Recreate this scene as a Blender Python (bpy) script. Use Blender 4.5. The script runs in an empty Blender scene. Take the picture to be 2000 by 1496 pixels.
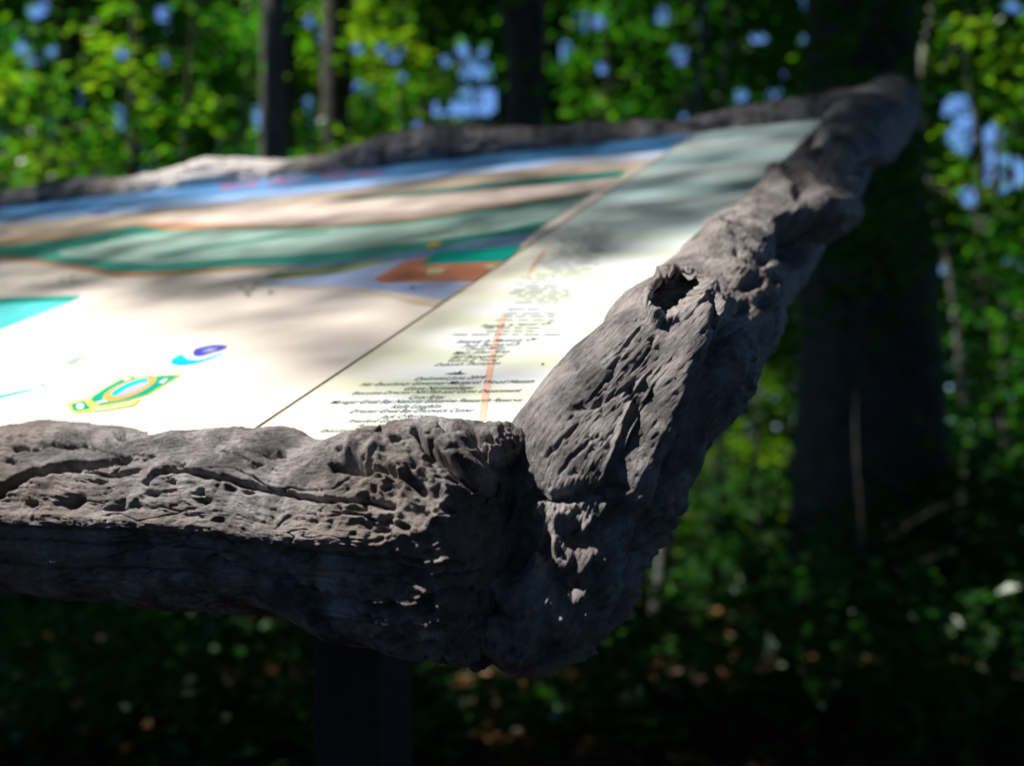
import bpy, math, random
import numpy as np
from mathutils import Vector

random.seed(7)
RNG = np.random.default_rng(11)
sc = bpy.context.scene
col = sc.collection

# ------------------------------------------------------------------ camera
F = 2250.0                      # focal length in pixels of a 2000 px wide picture
CAM = np.array([0.0, 0.0, 0.92])
PITCH = math.radians(2.6)
CR = np.array([1.0, 0, 0])
CU = np.array([0, -math.sin(PITCH), math.cos(PITCH)])
CF = np.array([0, math.cos(PITCH), math.sin(PITCH)])
cam = bpy.data.cameras.new('camera')
cam.sensor_width = 36.0
cam.lens = 36.0 * F / 2000.0
cam.clip_start = 0.02
cam.clip_end = 2000
cam.dof.use_dof = True
cam.dof.focus_distance = 0.60
cam.dof.aperture_fstop = 5.6
camo = bpy.data.objects.new('camera', cam)
camo.location = CAM
camo.rotation_euler = (math.pi / 2 + PITCH, 0, 0)
col.objects.link(camo)
sc.camera = camo

# ------------------------------------------------------------------ world, sun, exposure
SUN = np.array([-0.57, -0.03, 0.82])
SUN = SUN / np.linalg.norm(SUN)          # points towards the sun
world = bpy.data.worlds.new('World')
sc.world = world
world.use_nodes = True
wn = world.node_tree.nodes
sky = wn.new('ShaderNodeTexSky')
sky.sky_type = 'NISHITA'
sky.sun_disc = False
sky.sun_elevation = math.asin(SUN[2])
sky.sun_rotation = math.atan2(SUN[0], SUN[1])
sky.air_density = 1.0
sky.altitude = 3000
sky.dust_density = 0.0
sky.ozone_density = 10.0
wn['Background'].inputs['Strength'].default_value = 0.13
world.node_tree.links.new(sky.outputs[0], wn['Background'].inputs['Color'])

sl = bpy.data.lights.new('sun', 'SUN')
sl.energy = 5.0
sl.angle = math.radians(0.5)
sl.color = (1.0, 0.955, 0.90)
slo = bpy.data.objects.new('sun', sl)
slo.rotation_euler = Vector(SUN).to_track_quat('Z', 'Y').to_euler()
slo.location = (-20, 5, 30)
col.objects.link(slo)

vs = sc.view_settings
vs.view_transform = 'Standard'
vs.look = 'None'
vs.exposure = 0.7
vs.gamma = 1.0
vs.use_curve_mapping = False
sc.cycles.use_denoising = True
sc.cycles.max_bounces = 8
sc.cycles.diffuse_bounces = 4
sc.cycles.glossy_bounces = 2
sc.cycles.transmission_bounces = 4
sc.cycles.sample_clamp_indirect = 4.0


# ------------------------------------------------------------------ geometry of the picture and of the panel
def P(px, py, z):
    """the point z metres in front of the camera along the sight line of a pixel"""
    return CAM + z * ((px - 1000) / F * CR + (748 - py) / F * CU + CF)


def project(V):
    d = V - CAM
    z = d @ CF
    return 1000 + F * (d @ CR) / z, 748 - F * (d @ CU) / z, z


def c2w(v):
    v = np.array(v, float)
    v = v[0] * CR + v[1] * CU + v[2] * CF
    return v / np.linalg.norm(v)


E1 = c2w((-5127, -100, 2250))            # along the panel, to the left
E2 = c2w((970, 897, 2250))               # up the slope of the panel
E1 = E1 - (E1 @ E2) * E2
E1 /= np.linalg.norm(E1)
EN = np.cross(E1, E2)                    # out of the panel
if EN[2] < 0:
    EN = -EN
O = P(1000, 835, 0.60)                   # lower right corner of the visible panel


def onplane(px, py, h=0.0):
    r = P(px, py, 1.0) - CAM
    t = ((O + h * EN - CAM) @ EN) / (r @ EN)
    return CAM + t * r


def pp(px, py):
    """pixel -> panel coordinates (a: left, b: up the slope)"""
    q = onplane(px, py) - O
    return float(q @ E1), float(q @ E2)


def PW(a, b, h=0.0):
    return O + a * E1 + b * E2 + h * EN


# ------------------------------------------------------------------ noise
_perm = np.random.default_rng(3).permutation(256)
_perm = np.concatenate([_perm, _perm, _perm])
_g = np.random.default_rng(5).normal(size=(256, 3))
_g /= np.linalg.norm(_g, axis=1)[:, None]
_g = _g.astype(np.float32)


def perlin(p):
    p = np.asarray(p, np.float32)
    i = np.floor(p).astype(np.int64)
    f = p - i
    i &= 255
    u = f * f * f * (f * (f * 6 - 15) + 10)
    out = 0
    for dx in (0, 1):
        wx = u[:, 0] if dx else 1 - u[:, 0]
        ax = _perm[i[:, 0] + dx]
        for dy in (0, 1):
            wy = u[:, 1] if dy else 1 - u[:, 1]
            ay = _perm[ax + i[:, 1] + dy]
            for dz in (0, 1):
                wz = u[:, 2] if dz else 1 - u[:, 2]
                g = _g[_perm[ay + i[:, 2] + dz]]
                d = (f[:, 0] - dx) * g[:, 0] + (f[:, 1] - dy) * g[:, 1] + (f[:, 2] - dz) * g[:, 2]
                out = out + wx * wy * wz * d
    return out * 1.6


def fbm(p, o=4, gain=0.5):
    s, a, t = 0, 1.0, 0
    for k in range(o):
        s = s + a * perlin(p * (2.03 ** k) + 17.3 * k)
        t += a
        a *= gain
    return s / t


def ridged(p, o=4, gain=0.55):
    s, a, t = 0, 1.0, 0
    for k in range(o):
        s = s + a * (1 - np.abs(perlin(p * (2.07 ** k) + 9.1 * k)) * 2)
        t += a
        a *= gain
    return s / t


def sstep(e0, e1, x):
    t = np.clip((x - e0) / (e1 - e0), 0, 1)
    return t * t * (3 - 2 * t)


# ------------------------------------------------------------------ objects
def mesh_np(name, V, Q, smooth=True):
    me = bpy.data.meshes.new(name)
    V = np.ascontiguousarray(V, np.float32)
    Q = np.ascontiguousarray(Q, np.int32)
    k = Q.shape[1]
    me.vertices.add(len(V))
    me.vertices.foreach_set('co', V.ravel())
    me.loops.add(Q.size)
    me.loops.foreach_set('vertex_index', Q.ravel())
    me.polygons.add(len(Q))
    me.polygons.foreach_set('loop_start', np.arange(len(Q), dtype=np.int32) * k)
    me.polygons.foreach_set('use_smooth', np.full(len(Q), bool(smooth)))
    me.update(calc_edges=True)
    return me


def obj(name, me, mat=None, parent=None):
    if isinstance(me, bpy.types.Mesh) and mat is not None:
        me.materials.clear()
        me.materials.append(mat)
    o = bpy.data.objects.new(name, me)
    col.objects.link(o)
    if parent is not None:
        o.parent = parent
        o.matrix_parent_inverse.identity()
        o.location = -(parent_world(parent))
    return o


def parent_world(p):
    v = Vector((0, 0, 0))
    while p is not None:
        v = v + Vector(p.location)
        p = p.parent
    return v


def tag(o, label=None, cat=None, group=None, kind=None):
    if label:
        o['label'] = label
    if cat:
        o['category'] = cat
    if group:
        o['group'] = group
    if kind:
        o['kind'] = kind
    return o


def empty(name, loc):
    o = bpy.data.objects.new(name, None)
    o.location = loc
    o.empty_display_size = 0.1
    col.objects.link(o)
    return o


def box_np(c, ax, ay, az):
    """box from its centre and three half-axis vectors"""
    V = np.array([c + i * ax + j * ay + k * az for i in (-1, 1) for j in (-1, 1) for k in (-1, 1)])
    Q = np.array([[0, 1, 3, 2], [4, 6, 7, 5], [0, 4, 5, 1], [2, 3, 7, 6], [0, 2, 6, 4], [1, 5, 7, 3]])
    return V, Q


def bevel(o, w, seg=2):
    m = o.modifiers.new('bevel', 'BEVEL')
    m.width = w
    m.segments = seg
    m.limit_method = 'ANGLE'
    return o


# ------------------------------------------------------------------ materials
def newmat(name):
    m = bpy.data.materials.new(name)
    m.use_nodes = True
    nt = m.node_tree
    return m, nt, nt.nodes['Principled BSDF'], nt.nodes, nt.links


def ramp(nodes, stops):
    r = nodes.new('ShaderNodeValToRGB')
    e = r.color_ramp.elements
    while len(e) < len(stops):
        e.new(0.5)
    for k, (p, c) in enumerate(stops):
        e[k].position = p
        e[k].color = (*c, 1)
    return r


def wood_mat(name, tones, tan, fine=1.0, rough=0.55):
    m, nt, b, N, L = newmat(name)
    at = N.new('ShaderNodeAttribute')
    at.attribute_name = 'grain'
    geo = N.new('ShaderNodeTexCoord')
    mp = N.new('ShaderNodeMapping')
    mp.inputs['Scale'].default_value = (0.16, 1, 1)
    L.new(at.outputs['Vector'], mp.inputs['Vector'])
    n1 = N.new('ShaderNodeTexNoise')
    n1.inputs['Scale'].default_value = 38
    n1.inputs['Detail'].default_value = 10
    n1.inputs['Roughness'].default_value = 0.7
    L.new(geo.outputs['Object'], n1.inputs['Vector'])
    r1 = ramp(N, [(0.40, tones[0]), (0.5, tones[1]), (0.60, tones[2])])
    L.new(n1.outputs['Fac'], r1.inputs['Fac'])
    n2 = N.new('ShaderNodeTexNoise')
    n2.inputs['Scale'].default_value = 9
    n2.inputs['Detail'].default_value = 5
    L.new(geo.outputs['Object'], n2.inputs['Vector'])
    r2 = ramp(N, [(0.50, (0, 0, 0)), (0.64, (1, 1, 1))])
    L.new(n2.outputs['Fac'], r2.inputs['Fac'])
    mx = N.new('ShaderNodeMix')
    mx.data_type = 'RGBA'
    mx.inputs[7].default_value = (*tan, 1)
    sc_ = N.new('ShaderNodeMath')
    sc_.operation = 'MULTIPLY'
    sc_.inputs[1].default_value = 0.55
    L.new(r2.outputs['Color'], sc_.inputs[0])
    L.new(sc_.outputs[0], mx.inputs[0])
    L.new(r1.outputs['Color'], mx.inputs[6])
    # grain streaks along the wood
    n3 = N.new('ShaderNodeTexNoise')
    n3.inputs['Scale'].default_value = 620 * fine
    n3.inputs['Detail'].default_value = 6
    n3.inputs['Roughness'].default_value = 0.7
    n3.inputs['Distortion'].default_value = 0.6
    L.new(mp.outputs['Vector'], n3.inputs['Vector'])
    r3 = ramp(N, [(0.3, (0.55, 0.54, 0.54)), (0.55, (1, 1, 1)), (0.8, (1.25, 1.22, 1.2))])
    L.new(n3.outputs['Fac'], r3.inputs['Fac'])
    mu = N.new('ShaderNodeMix')
    mu.data_type = 'RGBA'
    mu.blend_type = 'MULTIPLY'
    mu.inputs[0].default_value = 0.8
    L.new(mx.outputs[2], mu.inputs[6])
    L.new(r3.outputs['Color'], mu.inputs[7])
    L.new(mu.outputs[2], b.inputs['Base Color'])
    b.inputs['Roughness'].default_value = rough
    b.inputs['Specular IOR Level'].default_value = 0.42
    n4 = N.new('ShaderNodeTexNoise')
    n4.inputs['Scale'].default_value = 520 * fine
    n4.inputs['Detail'].default_value = 7
    n4.inputs['Roughness'].default_value = 0.75
    L.new(geo.outputs['Object'], n4.inputs['Vector'])
    ad = N.new('ShaderNodeMath')
    ad.operation = 'ADD'
    L.new(n3.outputs['Fac'], ad.inputs[0])
    L.new(n4.outputs['Fac'], ad.inputs[1])
    bp = N.new('ShaderNodeBump')
    bp.inputs['Strength'].default_value = 1.0
    bp.inputs['Distance'].default_value = 0.0013
    L.new(ad.outputs[0], bp.inputs['Height'])
    L.new(bp.outputs['Normal'], b.inputs['Normal'])
    return m


M = {}
M['drift'] = wood_mat('weathered_grey_wood', [(0.062, 0.053, 0.053), (0.185, 0.163, 0.159), (0.34, 0.312, 0.305)], (0.22, 0.162, 0.122))
M['drift2'] = wood_mat('weathered_brown_grey_wood', [(0.11, 0.097, 0.094), (0.245, 0.218, 0.209), (0.365, 0.333, 0.318)], (0.32, 0.258, 0.228))


def print_mat(name, c, rough=0.5, var=0.06, scale=60):
    m, nt, b, N, L = newmat(name)
    g = N.new('ShaderNodeTexCoord')
    n = N.new('ShaderNodeTexNoise')
    n.inputs['Scale'].default_value = scale
    n.inputs['Detail'].default_value = 4
    L.new(g.outputs['Object'], n.inputs['Vector'])
    lo = tuple(max(0, x * (1 - var)) for x in c)
    hi = tuple(min(1, x * (1 + var)) for x in c)
    r = ramp(N, [(0.3, lo), (0.7, hi)])
    L.new(n.outputs['Fac'], r.inputs['Fac'])
    L.new(r.outputs['Color'], b.inputs['Base Color'])
    b.inputs['Roughness'].default_value = rough
    b.inputs['Specular IOR Level'].default_value = 0.35
    return m


def bands_mat():
    """cream print with washed bands of pale green and blue running across the column"""
    m, nt, b, N, L = newmat('printed_cream_with_pale_waves')
    at = N.new('ShaderNodeAttribute')
    at.attribute_name = 'panel'
    sep = N.new('ShaderNodeSeparateXYZ')
    L.new(at.outputs['Vector'], sep.inputs[0])
    n = N.new('ShaderNodeTexNoise')
    n.inputs['Scale'].default_value = 7
    n.inputs['Detail'].default_value = 3
    L.new(at.outputs['Vector'], n.inputs['Vector'])
    # b coordinate warped by noise
    w = N.new('ShaderNodeMath')
    w.operation = 'MULTIPLY_ADD'
    w.inputs[1].default_value = 0.09
    L.new(n.outputs['Fac'], w.inputs[0])
    sk = N.new('ShaderNodeMath')
    sk.operation = 'MULTIPLY_ADD'
    sk.inputs[1].default_value = -0.22
    L.new(sep.outputs['X'], sk.inputs[0])
    L.new(sep.outputs['Y'], sk.inputs[2])
    L.new(sk.outputs[0], w.inputs[2])
    fr = N.new('ShaderNodeMath')
    fr.operation = 'MULTIPLY'
    fr.inputs[1].default_value = 95.0
    L.new(w.outputs[0], fr.inputs[0])
    sn = N.new('ShaderNodeMath')
    sn.operation = 'SINE'
    L.new(fr.outputs[0], sn.inputs[0])
    mr = N.new('ShaderNodeMapRange')
    mr.inputs['From Min'].default_value = -1
    mr.inputs['From Max'].default_value = 1
    L.new(sn.outputs[0], mr.inputs['Value'])
    r = ramp(N, [(0.0, (0.74, 0.77, 0.78)), (0.4, (0.75, 0.78, 0.75)), (0.75, (0.71, 0.75, 0.62)), (1.0, (0.69, 0.74, 0.57))])
    L.new(mr.outputs[0], r.inputs['Fac'])
    # cream margin on the seam side
    mg = N.new('ShaderNodeMapRange')
    mg.inputs['From Min'].default_value = 0.10
    mg.inputs['From Max'].default_value = 0.150
    L.new(sep.outputs['X'], mg.inputs['Value'])
    mx = N.new('ShaderNodeMix')
    mx.data_type = 'RGBA'
    mx.inputs[7].default_value = (0.80, 0.73, 0.56, 1)
    sf = N.new('ShaderNodeMath')
    sf.operation = 'MULTIPLY'
    sf.inputs[1].default_value = 0.75
    L.new(mg.outputs[0], sf.inputs[0])
    L.new(sf.outputs[0], mx.inputs[0])
    L.new(r.outputs['Color'], mx.inputs[6])
    # the upper half of the column is printed in blue-green
    up = N.new('ShaderNodeMapRange')
    up.inputs['From Min'].default_value = 0.36
    up.inputs['From Max'].default_value = 0.60
    L.new(w.outputs[0], up.inputs['Value'])
    s2 = N.new('ShaderNodeMath')
    s2.operation = 'SINE'
    f2 = N.new('ShaderNodeMath')
    f2.operation = 'MULTIPLY'
    f2.inputs[1].default_value = 34.0
    L.new(w.outputs[0], f2.inputs[0])
    L.new(f2.outputs[0], s2.inputs[0])
    r2 = ramp(N, [(0.0, (0.33, 0.47, 0.47)), (1.0, (0.56, 0.64, 0.60))])
    m2 = N.new('ShaderNodeMapRange')
    m2.inputs['From Min'].default_value = -1
    L.new(s2.outputs[0], m2.inputs['Value'])
    L.new(m2.outputs[0], r2.inputs['Fac'])
    mx2 = N.new('ShaderNodeMix')
    mx2.data_type = 'RGBA'
    L.new(up.outputs[0], mx2.inputs[0])
    L.new(mx.outputs[2], mx2.inputs[6])
    L.new(r2.outputs['Color'], mx2.inputs[7])
    L.new(mx2.outputs[2], b.inputs['Base Color'])
    b.inputs['Roughness'].default_value = 0.42
    b.inputs['Specular IOR Level'].default_value = 0.4
    return m


M['paper'] = print_mat('printed_pale_beige', (0.80, 0.71, 0.63), 0.34, 0.05, 12)
M['bands'] = bands_mat()
PRINT = {
    'blue': (0.075, 0.26, 0.54), 'lightblue': (0.36, 0.52, 0.82), 'sand': (0.74, 0.60, 0.46), 'pink': (0.76, 0.62, 0.54),
    'dgreen': (0.05, 0.29, 0.235), 'marsh': (0.42, 0.60, 0.52), 'edge': (0.50, 0.24, 0.11), 'lavender': (0.38, 0.46, 0.68),
    'brick': (0.60, 0.23, 0.13), 'teal': (0.0, 0.32, 0.25), 'window': (0.62, 0.60, 0.36), 'yellow': (0.62, 0.52, 0.02),
    'red': (0.55, 0.06, 0.11), 'white': (0.82, 0.82, 0.80), 'aqua': (0.10, 0.62, 0.62), 'cyan': (0.0, 0.55, 0.78),
    'navy': (0.045, 0.06, 0.42), 'crest': (0.0, 0.36, 0.24), 'lime': (0.68, 0.78, 0.10), 'gold': (0.72, 0.42, 0.09),
    'ink': (0.075, 0.10, 0.10), 'route': (0.82, 0.50, 0.38), 'bluegrey': (0.16, 0.27, 0.42), 'olive': (0.30, 0.36, 0.16),
    'faint': (0.26, 0.30, 0.29), 'lilac': (0.48, 0.46, 0.66), 'brown': (0.28, 0.16, 0.08),
}
for k, c in PRINT.items():
    M['p_' + k] = print_mat('printed_' + k, c, 0.34, 0.22, 16)


def plain_mat(name, lo, hi, scale, rough, bump=0.0, spec=0.3):
    m, nt, b, N, L = newmat(name)
    g = N.new('ShaderNodeTexCoord')
    n = N.new('ShaderNodeTexNoise')
    n.inputs['Scale'].default_value = scale
    n.inputs['Detail'].default_value = 7
    n.inputs['Roughness'].default_value = 0.65
    L.new(g.outputs['Object'], n.inputs['Vector'])
    r = ramp(N, [(0.3, lo), (0.7, hi)])
    L.new(n.outputs['Fac'], r.inputs['Fac'])
    L.new(r.outputs['Color'], b.inputs['Base Color'])
    b.inputs['Roughness'].default_value = rough
    b.inputs['Specular IOR Level'].default_value = spec
    if bump:
        bp = N.new('ShaderNodeBump')
        bp.inputs['Distance'].default_value = bump
        L.new(n.outputs['Fac'], bp.inputs['Height'])
        L.new(bp.outputs['Normal'], b.inputs['Normal'])
    return m


M['post'] = plain_mat('black_painted_post', (0.010, 0.010, 0.010), (0.018, 0.017, 0.016), 30, 0.7)
M['strip'] = plain_mat('brown_joint_strip', (0.07, 0.045, 0.02), (0.16, 0.11, 0.05), 80, 0.6)
M['backing'] = plain_mat('dark_backing_board', (0.03, 0.026, 0.022), (0.05, 0.045, 0.04), 40, 0.7)
M['bark_dark'] = plain_mat('dark_furrowed_bark', (0.034, 0.030, 0.026), (0.095, 0.085, 0.073), 14, 0.9, 0.02)
M['bark_grey'] = plain_mat('smooth_grey_bark', (0.10, 0.095, 0.088), (0.21, 0.20, 0.185), 9, 0.85, 0.01)
M['bark_pale'] = plain_mat('pale_stripped_bark', (0.24, 0.20, 0.15), (0.42, 0.37, 0.30), 9, 0.85, 0.01)
M['soil'] = plain_mat('forest_floor_soil', (0.018, 0.013, 0.009), (0.065, 0.042, 0.025), 3.0, 0.95, 0.03)


def leaf_mat(name, cols, trans, tmix=0.45, gloss=0.03):
    m = bpy.data.materials.new(name)
    m.use_nodes = True
    nt = m.node_tree
    N, L = nt.nodes, nt.links
    N.remove(N['Principled BSDF'])
    out = N['Material Output']
    g = N.new('ShaderNodeNewGeometry')
    r = ramp(N, [(0.0, cols[0]), (0.5, cols[1]), (1.0, cols[2])])
    L.new(g.outputs['Random Per Island'], r.inputs['Fac'])
    r2 = ramp(N, [(0.0, trans[0]), (0.5, trans[1]), (1.0, trans[2])])
    L.new(g.outputs['Random Per Island'], r2.inputs['Fac'])
    d = N.new('ShaderNodeBsdfDiffuse')
    t = N.new('ShaderNodeBsdfTranslucent')
    L.new(r.outputs['Color'], d.inputs['Color'])
    L.new(r2.outputs['Color'], t.inputs['Color'])
    mx = N.new('ShaderNodeMixShader')
    mx.inputs[0].default_value = tmix
    L.new(d.outputs[0], mx.inputs[1])
    L.new(t.outputs[0], mx.inputs[2])
    gl = N.new('ShaderNodeBsdfGlossy')
    gl.inputs['Roughness'].default_value = 0.38
    gl.inputs['Color'].default_value = (0.9, 0.95, 0.9, 1)
    mx2 = N.new('ShaderNodeMixShader')
    mx2.inputs[0].default_value = gloss
    L.new(mx.outputs[0], mx2.inputs[1])
    L.new(gl.outputs[0], mx2.inputs[2])
    L.new(mx2.outputs[0], out.inputs['Surface'])
    return m


M['leaf'] = leaf_mat('broad_green_leaves', [(0.012, 0.072, 0.008), (0.024, 0.115, 0.013), (0.05, 0.15, 0.016)],
                     [(0.018, 0.19, 0.008), (0.05, 0.31, 0.010), (0.15, 0.41, 0.012)], 0.5)
M['leaf_y'] = leaf_mat('yellow_green_leaves', [(0.04, 0.11, 0.008), (0.07, 0.16, 0.01), (0.11, 0.18, 0.012)],
                       [(0.09, 0.37, 0.008), (0.19, 0.48, 0.01), (0.34, 0.54, 0.012)], 0.55)
M['leaf_d'] = leaf_mat('deep_green_leaves', [(0.010, 0.05, 0.010), (0.018, 0.075, 0.014), (0.03, 0.10, 0.016)],
                       [(0.02, 0.14, 0.015), (0.04, 0.2, 0.02), (0.09, 0.28, 0.02)], 0.42)
M['litter'] = leaf_mat('brown_leaf_litter', [(0.03, 0.016, 0.008), (0.08, 0.04, 0.017), (0.22, 0.11, 0.045)],
                       [(0.10, 0.05, 0.02), (0.15, 0.07, 0.03), (0.2, 0.1, 0.05)], 0.12, 0.03)


# ------------------------------------------------------------------ where the sun comes through on the sign
def light_mask(px, py):
    """share of sun that the leaves overhead let through to a spot of the sign"""
    bx = [-900, 0, 200, 420, 540, 620, 700, 820, 900, 950, 1000, 1200, 1350, 1500, 1620, 1700, 2200]
    by = [650, 640, 632, 628, 650, 735, 722, 690, 640, 560, 512, 498, 476, 452, 440, 560, 700]
    yb = np.interp(px, bx, by)
    m = 0.40 + 0.60 * sstep(-10, 22, py - yb)
    # half light over the lower lines of text and beside the joint
    m = m - 0.55 * np.exp(-(((px - 890) / 210) ** 2 + ((py - 740) / 85) ** 2))
    m = m + 0.16 * np.exp(-(((px - 640) / 160) ** 2 + ((py - 640) / 50) ** 2))
    m = m + 0.16 * sstep(500, 600, py) * sstep(1000, 700, px)
    # deeper shade
    for cx, cy, rx, ry, w in ((120, 540, 210, 22, 0.06), (900, 480, 160, 22, 0.05), (80, 470, 130, 20, 0.16), (1250, 420, 120, 22, 0.08), (1100, 470, 120, 22, 0.10),
                              (980, 425, 160, 14, 0.12), (700, 500, 120, 12, 0.12), (1680, 250, 160, 90, 0.22), (30, 400, 120, 20, 0.2), (900, 345, 140, 12, 0.1)):
        m = m - w * np.exp(-(((px - cx) / rx) ** 2 + ((py - cy) / ry) ** 2))
    # streaks of sun further up
    for cx, cy, rx, ry, w, sl_ in ((640, 408, 260, 13, 0.75, -0.10), (430, 424, 150, 11, 0.75, -0.06), (860, 395, 130, 9, 0.3, -0.08),
                                   (340, 468, 170, 16, 0.35, -0.08), (640, 466, 170, 13, 0.35, -0.12), (430, 352, 130, 13, 0.9, -0.1),
                                   (700, 355, 130, 10, 0.5, -0.12), (150, 610, 260, 22, 0.5, -0.02), (480, 372, 120, 13, 0.7, -0.1),
                                   (1270, 385, 130, 12, 0.25, -0.03), (1340, 330, 120, 10, 0.2, -0.03), (1440, 255, 110, 8, 0.2, -0.03), (1180, 270, 160, 7, 0.2, -0.1), (1560, 330, 50, 20, 0.2, 0)):
        dy = py - cy - sl_ * (px - cx)
        m = np.maximum(m, np.minimum(1.0, m + w * np.exp(-(((px - cx) / rx) ** 2 + (dy / ry) ** 2))))
    return np.clip(m, 0.05, 1)


def sun_spot(V):
    t = ((V - O) @ EN) / (SUN @ EN)
    Q = V - t[:, None] * SUN
    return t, (Q - O) @ E1, (Q - O) @ E2, Q


COVER = 2.6          # leaf layers in the crown over the sign where it is densest


def sun_keep(V):
    """leaves of other trees leave the sun's way to the sign free"""
    t, a, b, Q = sun_spot(V)
    return ~((t > 0.5) & (a > -0.62) & (a < 1.75) & (b > -0.42) & (b < 1.62))


FLECKS = [(P(400, 330, 2.0), 0.17), (P(530, 322, 1.93), 0.10), (P(1430, 490, 0.93), 0.075), (P(1360, 600, 0.78), 0.07), (P(1250, 720, 0.62), 0.12), (P(1150, 850, 0.56), 0.14)]


def fleck_keep(V):
    """the crown over the sign is as dense as the shade it throws"""
    t, a, b, Q = sun_spot(V)
    px, py, z = project(Q)
    m = np.where(z > 0.2, light_mask(px, py), 0.5)
    m = np.where((b < 0.02) & (a > -0.42), 1.0, m)
    m = np.minimum(m, 1 - 0.90 * sstep(1.08, 1.12, b))
    m = np.minimum(m, 1 - 0.86 * sstep(0.005, -0.02, a) * sstep(0.50, 0.64, b))
    m = np.where((a < -0.42) | (b < -0.40) | (a > 1.75) | (b > 1.62), 0.1, m)
    for T_, r in FLECKS:
        w = V - T_
        d = np.linalg.norm(w - (w @ SUN)[:, None] * SUN, axis=1)
        m = np.maximum(m, np.exp(-(d / r) ** 4))
    return RNG.random(len(V)) < -np.log(m) / COVER


# ------------------------------------------------------------------ the sign
sign_base = empty('interpretive_sign', PW(0.45, 0.30) * np.array([1, 1, 0]))
tag(sign_base, 'slanted trail map sign framed with gnarled grey driftwood logs, standing on black posts', 'trail sign')


def solid_patch(a0, a1, b0, b1, h0, h1, na=2, nb=2):
    """a board lying in the panel plane, top gridded, with a 'panel' attribute for print"""
    A, B = np.meshgrid(np.linspace(a0, a1, na), np.linspace(b0, b1, nb), indexing='ij')
    top = np.array([PW(a, b, h1) for a, b in zip(A.ravel(), B.ravel())])
    bot = np.array([PW(a, b, h0) for a, b in zip(A.ravel(), B.ravel())])
    idx = np.arange(na * nb).reshape(na, nb)
    Q = [[idx[i, j], idx[i, j + 1], idx[i + 1, j + 1], idx[i + 1, j]] for i in range(na - 1) for j in range(nb - 1)]
    n = na * nb
    Q += [[q[3] + n, q[2] + n, q[1] + n, q[0] + n] for q in Q]
    ring = list(idx[:, 0]) + list(idx[-1, 1:]) + list(idx[-2::-1, -1]) + list(idx[0, -2:0:-1])
    for i in range(len(ring)):
        p, q = ring[i], ring[(i + 1) % len(ring)]
        Q.append([p, q, q + n, p + n])
    V = np.vstack([top, bot])
    AB = np.vstack([np.stack([A.ravel(), B.ravel(), 0 * A.ravel()], 1)] * 2)
    return V, np.array(Q), AB


def board(name, mat, *args):
    V, Q, AB = solid_patch(*args)
    me = mesh_np(name, V, Q, smooth=False)
    at = me.attributes.new('panel', 'FLOAT_VECTOR', 'POINT')
    at.data.foreach_set('vector', AB.astype(np.float32).ravel())
    return obj(name, me, mat, sign_base)


s0, s1 = pp(497, 838), pp(1372, 252)
SEAM = 0.5 * (s0[0] + s1[0])
BTOP = 0.5 * (pp(1590, 235)[1] + pp(300, 375)[1])
WID = 1.72
print('seam', s0, s1, 'far edge', pp(1590, 235), pp(800, 312), pp(300, 375), pp(0, 405), 'right', pp(1590, 235)[0])
BOT = -0.022
SEAMF = lambda b: s0[0] + (s1[0] - s0[0]) * (b - s0[1]) / (s1[1] - s0[1])
map_board = board('map_board', M['paper'], SEAM + 0.0016, WID, BOT, BTOP + 0.05, -0.010, 0.0, 2, 2)
text_board = board('credits_board', M['bands'], -0.010, SEAM - 0.0016, BOT, BTOP + 0.05, -0.010, 0.0, 3, 8)
strip = board('joint_strip', M['strip'], SEAM - 0.0015, SEAM + 0.0015, BOT, BTOP + 0.05, -0.009, -0.0006, 2, 2)
board('backing_board', M['backing'], -0.015, WID - 0.02, BOT + 0.01, BTOP + 0.03, -0.030, -0.0105, 2, 2)

LAY = [0]


def flat_poly(name, pts, mat, parent, px=True, h=None, samples=0):
    """a printed shape: an outline in the plane of the panel, a hair above the board"""
    from mathutils.geometry import tessellate_polygon
    ab = [pp(*p) for p in pts] if px else list(pts)
    if samples:
        ab = smooth_loop(ab, samples)
    if h is None:
        LAY[0] += 1
        h = 0.00010 + 0.00003 * LAY[0]
    V = np.array([PW(a, b, h) for a, b in ab])
    tri = tessellate_polygon([[Vector((a, b, 0)) for a, b in ab]])
    Q = []
    for t in tri:
        n = np.cross(V[t[1]] - V[t[0]], V[t[2]] - V[t[0]])
        Q.append(t if n @ EN > 0 else (t[0], t[2], t[1]))
    me = mesh_np(name, V, np.array(Q), smooth=False)
    return obj(name, me, mat, parent)


def smooth_loop(p, k):
    p = np.array(p)
    n = len(p)
    out = []
    for i in range(n):
        p0, p1, p2, p3 = p[i - 1], p[i], p[(i + 1) % n], p[(i + 2) % n]
        for j in range(k):
            t = j / k
            out.append(0.5 * (2 * p1 + (p2 - p0) * t + (2 * p0 - 5 * p1 + 4 * p2 - p3) * t * t + (3 * p1 - p0 - 3 * p2 + p3) * t ** 3))
    return [tuple(q) for q in out]


def stroke_poly(pts, w, px=True, k=6, taper=False):
    """outline of a line of width w metres through points"""
    ab = np.array([pp(*p) for p in pts]) if px else np.array(pts)
    u = np.linspace(0, len(ab) - 1, (len(ab) - 1) * k + 1)
    q = np.stack([np.interp(u, np.arange(len(ab)), ab[:, i]) for i in (0, 1)], 1)
    t = np.gradient(q, axis=0)
    t /= np.linalg.norm(t, axis=1)[:, None] + 1e-9
    nrm = np.stack([-t[:, 1], t[:, 0]], 1)
    ww = np.full(len(q), w / 2)
    if taper:
        ww = ww * np.sin(np.linspace(0.12, math.pi - 0.12, len(q)))
    L_ = q + nrm * ww[:, None]
    R_ = q - nrm * ww[:, None]
    return [tuple(x) for x in np.vstack([L_, R_[::-1]])]


def seam_end(b):
    return (SEAM + 0.0015, b)


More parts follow.
